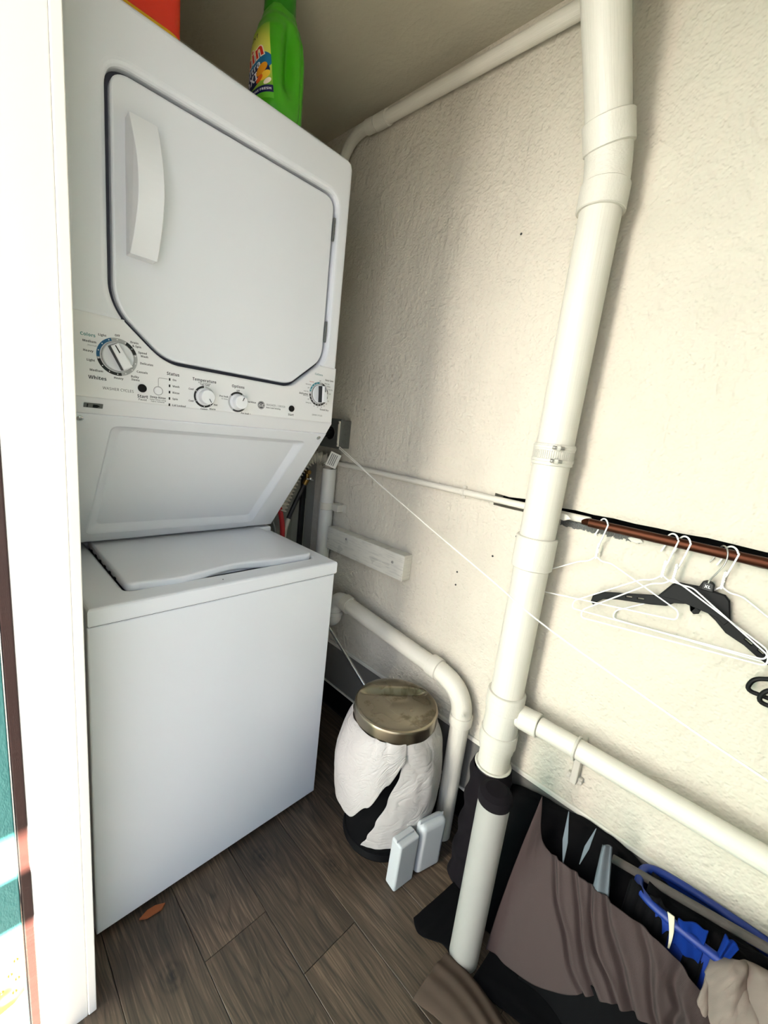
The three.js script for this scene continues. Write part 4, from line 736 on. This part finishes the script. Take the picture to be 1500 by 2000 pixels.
{
  const t = thing('dark_laundry', 'black crumpled laundry heaped behind the grey blanket', 'laundry', [0.82, 0, 0.75]);
  const top = (z) => 0.352 + 0.012 * Math.sin(z * 17) - 0.05 * Math.max(0, 0.62 - z) / 0.1;
  part(t, 'cloth_heap', sheet((u, v) => { // rises from the floor behind the blanket and lies up against the ledge
    const z = 0.548 + 0.33 * u, e = Math.pow(Math.sin(Math.PI * Math.min(0.96, Math.max(0.04, 0.10 + 0.75 * u))), 0.12), w = fbm(u * 7, v * 6, 3, 3) - 0.5;
    return V(0.730 + 0.160 * v + 0.02 * w * (1 - v), Math.max(0.003, (1 - Math.pow(1 - v, 3.2)) * (0.352 + 0.012 * Math.sin(z * 17)) * e + 0.018 * w * v * (1.6 - v)), z); }, 90, 60, 0.003), M.blackClothAndShade);
  part(t, 'cloth_heap', sheet((u, v) => V(0.786 + 0.088 * u, 0.335 + 0.03 * Math.sin(Math.PI * u) + 0.03 * (fbm(u * 4, v * 9, 9, 3) - 0.5), 0.892 + 0.44 * v), 40, 90, 0.003), M.blackClothAndShade);
  part(t, 'cloth_heap', sheet((u, v) => V(0.789 - 0.028 * Math.sin(Math.PI * 0.5 * v) + 0.003 * Math.sin(u * 30), 0.372 - 0.17 * v + 0.006 * Math.sin(u * 12), 0.862 + 0.082 * u), 40, 30, 0.003), M.blackClothAndShade);
  part(t, 'cloth_heap', sheet((u, v) => V(0.789 - 0.028 * Math.sin(Math.PI * 0.5 * v) + 0.003 * Math.sin(u * 30), 0.372 - 0.13 * v + 0.006 * Math.sin(u * 12), 0.972 + 0.03 * u), 20, 30, 0.003), M.blackClothAndShade);
  const strap = (p, w) => { const c = new THREE.CatmullRomCurve3(p); return sheet((u, v) => c.getPoint(v).add(V(0, 0, w * (u - 0.5) * (1.05 - Math.abs(2 * v - 1) * 0.9))), 6, 30, 0.0015); };
  part(t, 'pale_strap', strap([V(0.747, 0.33, 0.742), V(0.735, 0.40, 0.738), V(0.745, 0.465, 0.729)], 0.011), M.greyCloth, 'pale grey strap');
  part(t, 'pale_strap', strap([V(0.747, 0.36, 0.773), V(0.737, 0.42, 0.780), V(0.747, 0.468, 0.786)], 0.009), M.greyCloth, 'pale grey strap');
}
{
  const t = thing('towel', 'bluish grey towel corner poking out of the dark laundry', 'towel', [0.75, 0.3, 0.82]);
  part(t, 'towel_fold', sheet((u, v) => V(0.745 - 0.008 * Math.sin(u * 5) + 0.012 * v, 0.335 + 0.105 * v - 0.012 * Math.abs(u - 0.5), 0.822 + 0.030 * (u - 0.5) * (1 - 0.5 * v) - 0.012 * v), 16, 20, 0.004), M.greyCloth);
}
{
  const t = thing('blue_shirt', 'blue cotton shirt showing in gaps above the grey blanket', 'shirt', [0.77, 0.3, 0.98]);
  part(t, 'shirt_fold', sheet((u, v) => V(0.764 + 0.012 * v + 0.004 * Math.sin(u * 9 + v * 3), 0.325 + (0.052 + 0.020 * u) * v, 0.950 + 0.045 * u), 24, 20, 0.003), M.blueCloth);
  part(t, 'shirt_fold', sheet((u, v) => V(0.764 + 0.012 * v + 0.004 * Math.sin(u * 9 + 2), 0.315 + 0.095 * v * (1 - 0.05 * u), 1.012 + 0.004 * v + 0.022 * u * (0.2 + 0.8 * v)), 16, 20, 0.003), M.blueCloth);
  part(t, 'shirt_trim', sheet((u, v) => V(0.757 + 0.012 * v, 0.318 + 0.062 * v, 0.948 - 0.016 * v + (0.003 + 0.009 * v) * u + 0.003 * Math.sin(v * 3)), 6, 24, 0.002), M.creamCloth, 'cream trim');
}
{
  const t = thing('grey_stick', 'grey wooden stick lying along the top of blue tub', 'stick', [0.83, 0.38, 0.95]);
  part(t, 'stick', rod(V(0.828, 0.355, 0.82), V(0.832, 0.410, 1.18), 0.009, 0.0085, 20), mat(0x4a4440, 0.7, { bumpMap: speck, bumpScale: 0.0005 }));
}
{
  const t = thing('grey_blanket', 'large mauve grey blanket draped in diagonal folds over laundry', 'blanket', [0.70, 0, 0.8]);
  const top = new THREE.CatmullRomCurve3([V(0.735, 0.465, 0.672), V(0.735, 0.352, 0.698), V(0.737, 0.342, 0.746), V(0.740, 0.340, 0.80), V(0.740, 0.338, 0.851), V(0.740, 0.331, 0.945), V(0.735, 0.30, 1.023), V(0.72, 0.29, 1.10)]);
  const bot = new THREE.CatmullRomCurve3([V(0.676, 0.024, 0.637), V(0.676, 0.038, 0.69), V(0.678, 0.060, 0.755), V(0.680, 0.100, 0.81), V(0.680, 0.16, 0.86), V(0.678, 0.20, 0.915), V(0.675, 0.235, 0.975), V(0.67, 0.25, 1.06)]);
  const fold = (u, v) => { let s = 0; for (const [c, w, a, sl] of [[0.30, 0.014, 0.9, 0.30], [0.40, 0.016, 1.1, 0.26], [0.49, 0.013, 1, 0.24], [0.58, 0.018, 1.2, 0.22], [0.69, 0.015, 0.9, 0.18], [0.79, 0.02, 1.1, 0.14], [0.90, 0.016, 0.8, 0.08]]) { const d = (u - c - sl * (v - 0.25) + 0.03 * (noise(v * 4, c * 30) - 0.5)) / w; s -= a * Math.exp(-d * d) - 0.45 * a * Math.exp(-Math.pow((d - 1.6) / 1.3, 2)); } return s * 0.017 * Math.min(1, 0.55 + v) + 0.007 * (fbm(u * 9 - v * 1.5, v * 2, 5, 3) - 0.5); };
  part(t, 'cloth', sheet((u, v) => { const a = top.getPoint(u), b = bot.getPoint(u), p = a.lerp(b, v); const n = V(-0.85, 0.4, -0.1); p.addScaledVector(n, fold(u, v) + 0.016 * Math.sin(Math.PI * v) - 0.012 * Math.exp(-Math.pow((u - 0.06) / 0.05, 2)) * v); return p; }, 240, 90, -0.003), M.blanket);
}
{
  const t = thing('beige_cloth', 'crumpled pinkish beige cloth at the lower right corner', 'cloth', [0.75, 0.1, 1.08]);
  const F = (u, v) => { const z = 1.012 + 0.16 * u - 0.02 * v, a = v; const w = 0.05 * (fbm(u * 5 + v, v * 4 - u, 12, 3) - 0.5) + 0.02 * Math.abs(Math.sin(u * 9 - v * 5 + 2 * noise(u * 4, v * 4))); return V(0.80 - 0.145 * a - w * 0.8, 0.435 - 0.05 * Math.pow(1 - u, 4) - 0.26 * a * a - 0.10 * a * (1 - u) + w * 0.8 - 0.06 * Math.pow(1 - v, 6), z + w * 0.3); };
  part(t, 'cloth', sheet(F, 90, 80, 0.003), M.beigeCloth);
}
{
  const t = thing('floor_shade_sheet', 'black sheet standing in for floor shade beneath the grey blanket', 'cloth', [0.66, 0, 0.75]);  // black sheets put in for the deep shade on the floor
  part(t, 'cloth', sheet((u, v) => V(0.595 + 0.15 * v + 0.02 * Math.sin(u * 5) * (1 - v) + 0.05 * u * (1 - v), 0.010 + 0.010 * fbm(u * 8, v * 4, 2, 3) + 0.10 * v * u * u, 0.645 + 0.50 * u), 60, 24, 0.004), M.blackClothAndShade);
  part(t, 'cloth', sheet((u, v) => V(0.690 + 0.012 * Math.sin(u * 14) + 0.012 * v, 0.004 + 0.27 * v * (0.45 + 0.55 * u), 0.72 + 0.46 * u), 50, 20, 0.003), M.blackClothAndShade);
  part(t, 'cloth', sheet((u, v) => V(0.60 + 0.17 * v - 0.015 * Math.sin(u * 6) * (1 - v), 0.006 + 0.008 * fbm(u * 5, v * 4, 7, 3), 0.47 + 0.12 * u + 0.02 * v), 40, 24, 0.003), M.blackClothAndShade);
}
{
  const t = thing('brown_towel', 'brown folded towel on floor at the bottom edge', 'towel', [0.57, 0, 0.68]);
  part(t, 'towel', sheet((u, v) => { const z = 0.575 + 0.19 * u, x = 0.50 + 0.105 * v - 0.03 * (1 - u) * (1 - v); return V(x + 0.01 * Math.sin(u * 4), 0.010 + 0.024 * Math.pow(Math.sin(Math.PI * Math.min(1, 0.08 + v * 0.9)), 0.6) + 0.004 * Math.sin(v * 22 + u * 3) * v, z); }, 60, 60, 0.006), M.brownCloth);
}
{
  const t = thing('wood_chip', 'small reddish brown wood chip at the washer\u2019s bottom edge', 'wood chip', [0.115, 0, 0.02]);
  const g = extrude(shapeOf([[-0.028, -0.004], [-0.012, -0.010], [0.022, -0.006], [0.030, 0.004], [0.008, 0.010], [-0.010, 0.008]]), 0.004, 0.0012, 2); g.rotateX(-Math.PI / 2); g.rotateY(-0.2); g.translate(0.112, 0.0014, 0.018); part(t, 'chip', g, M.chip);
}

renderer.render(scene, camera);
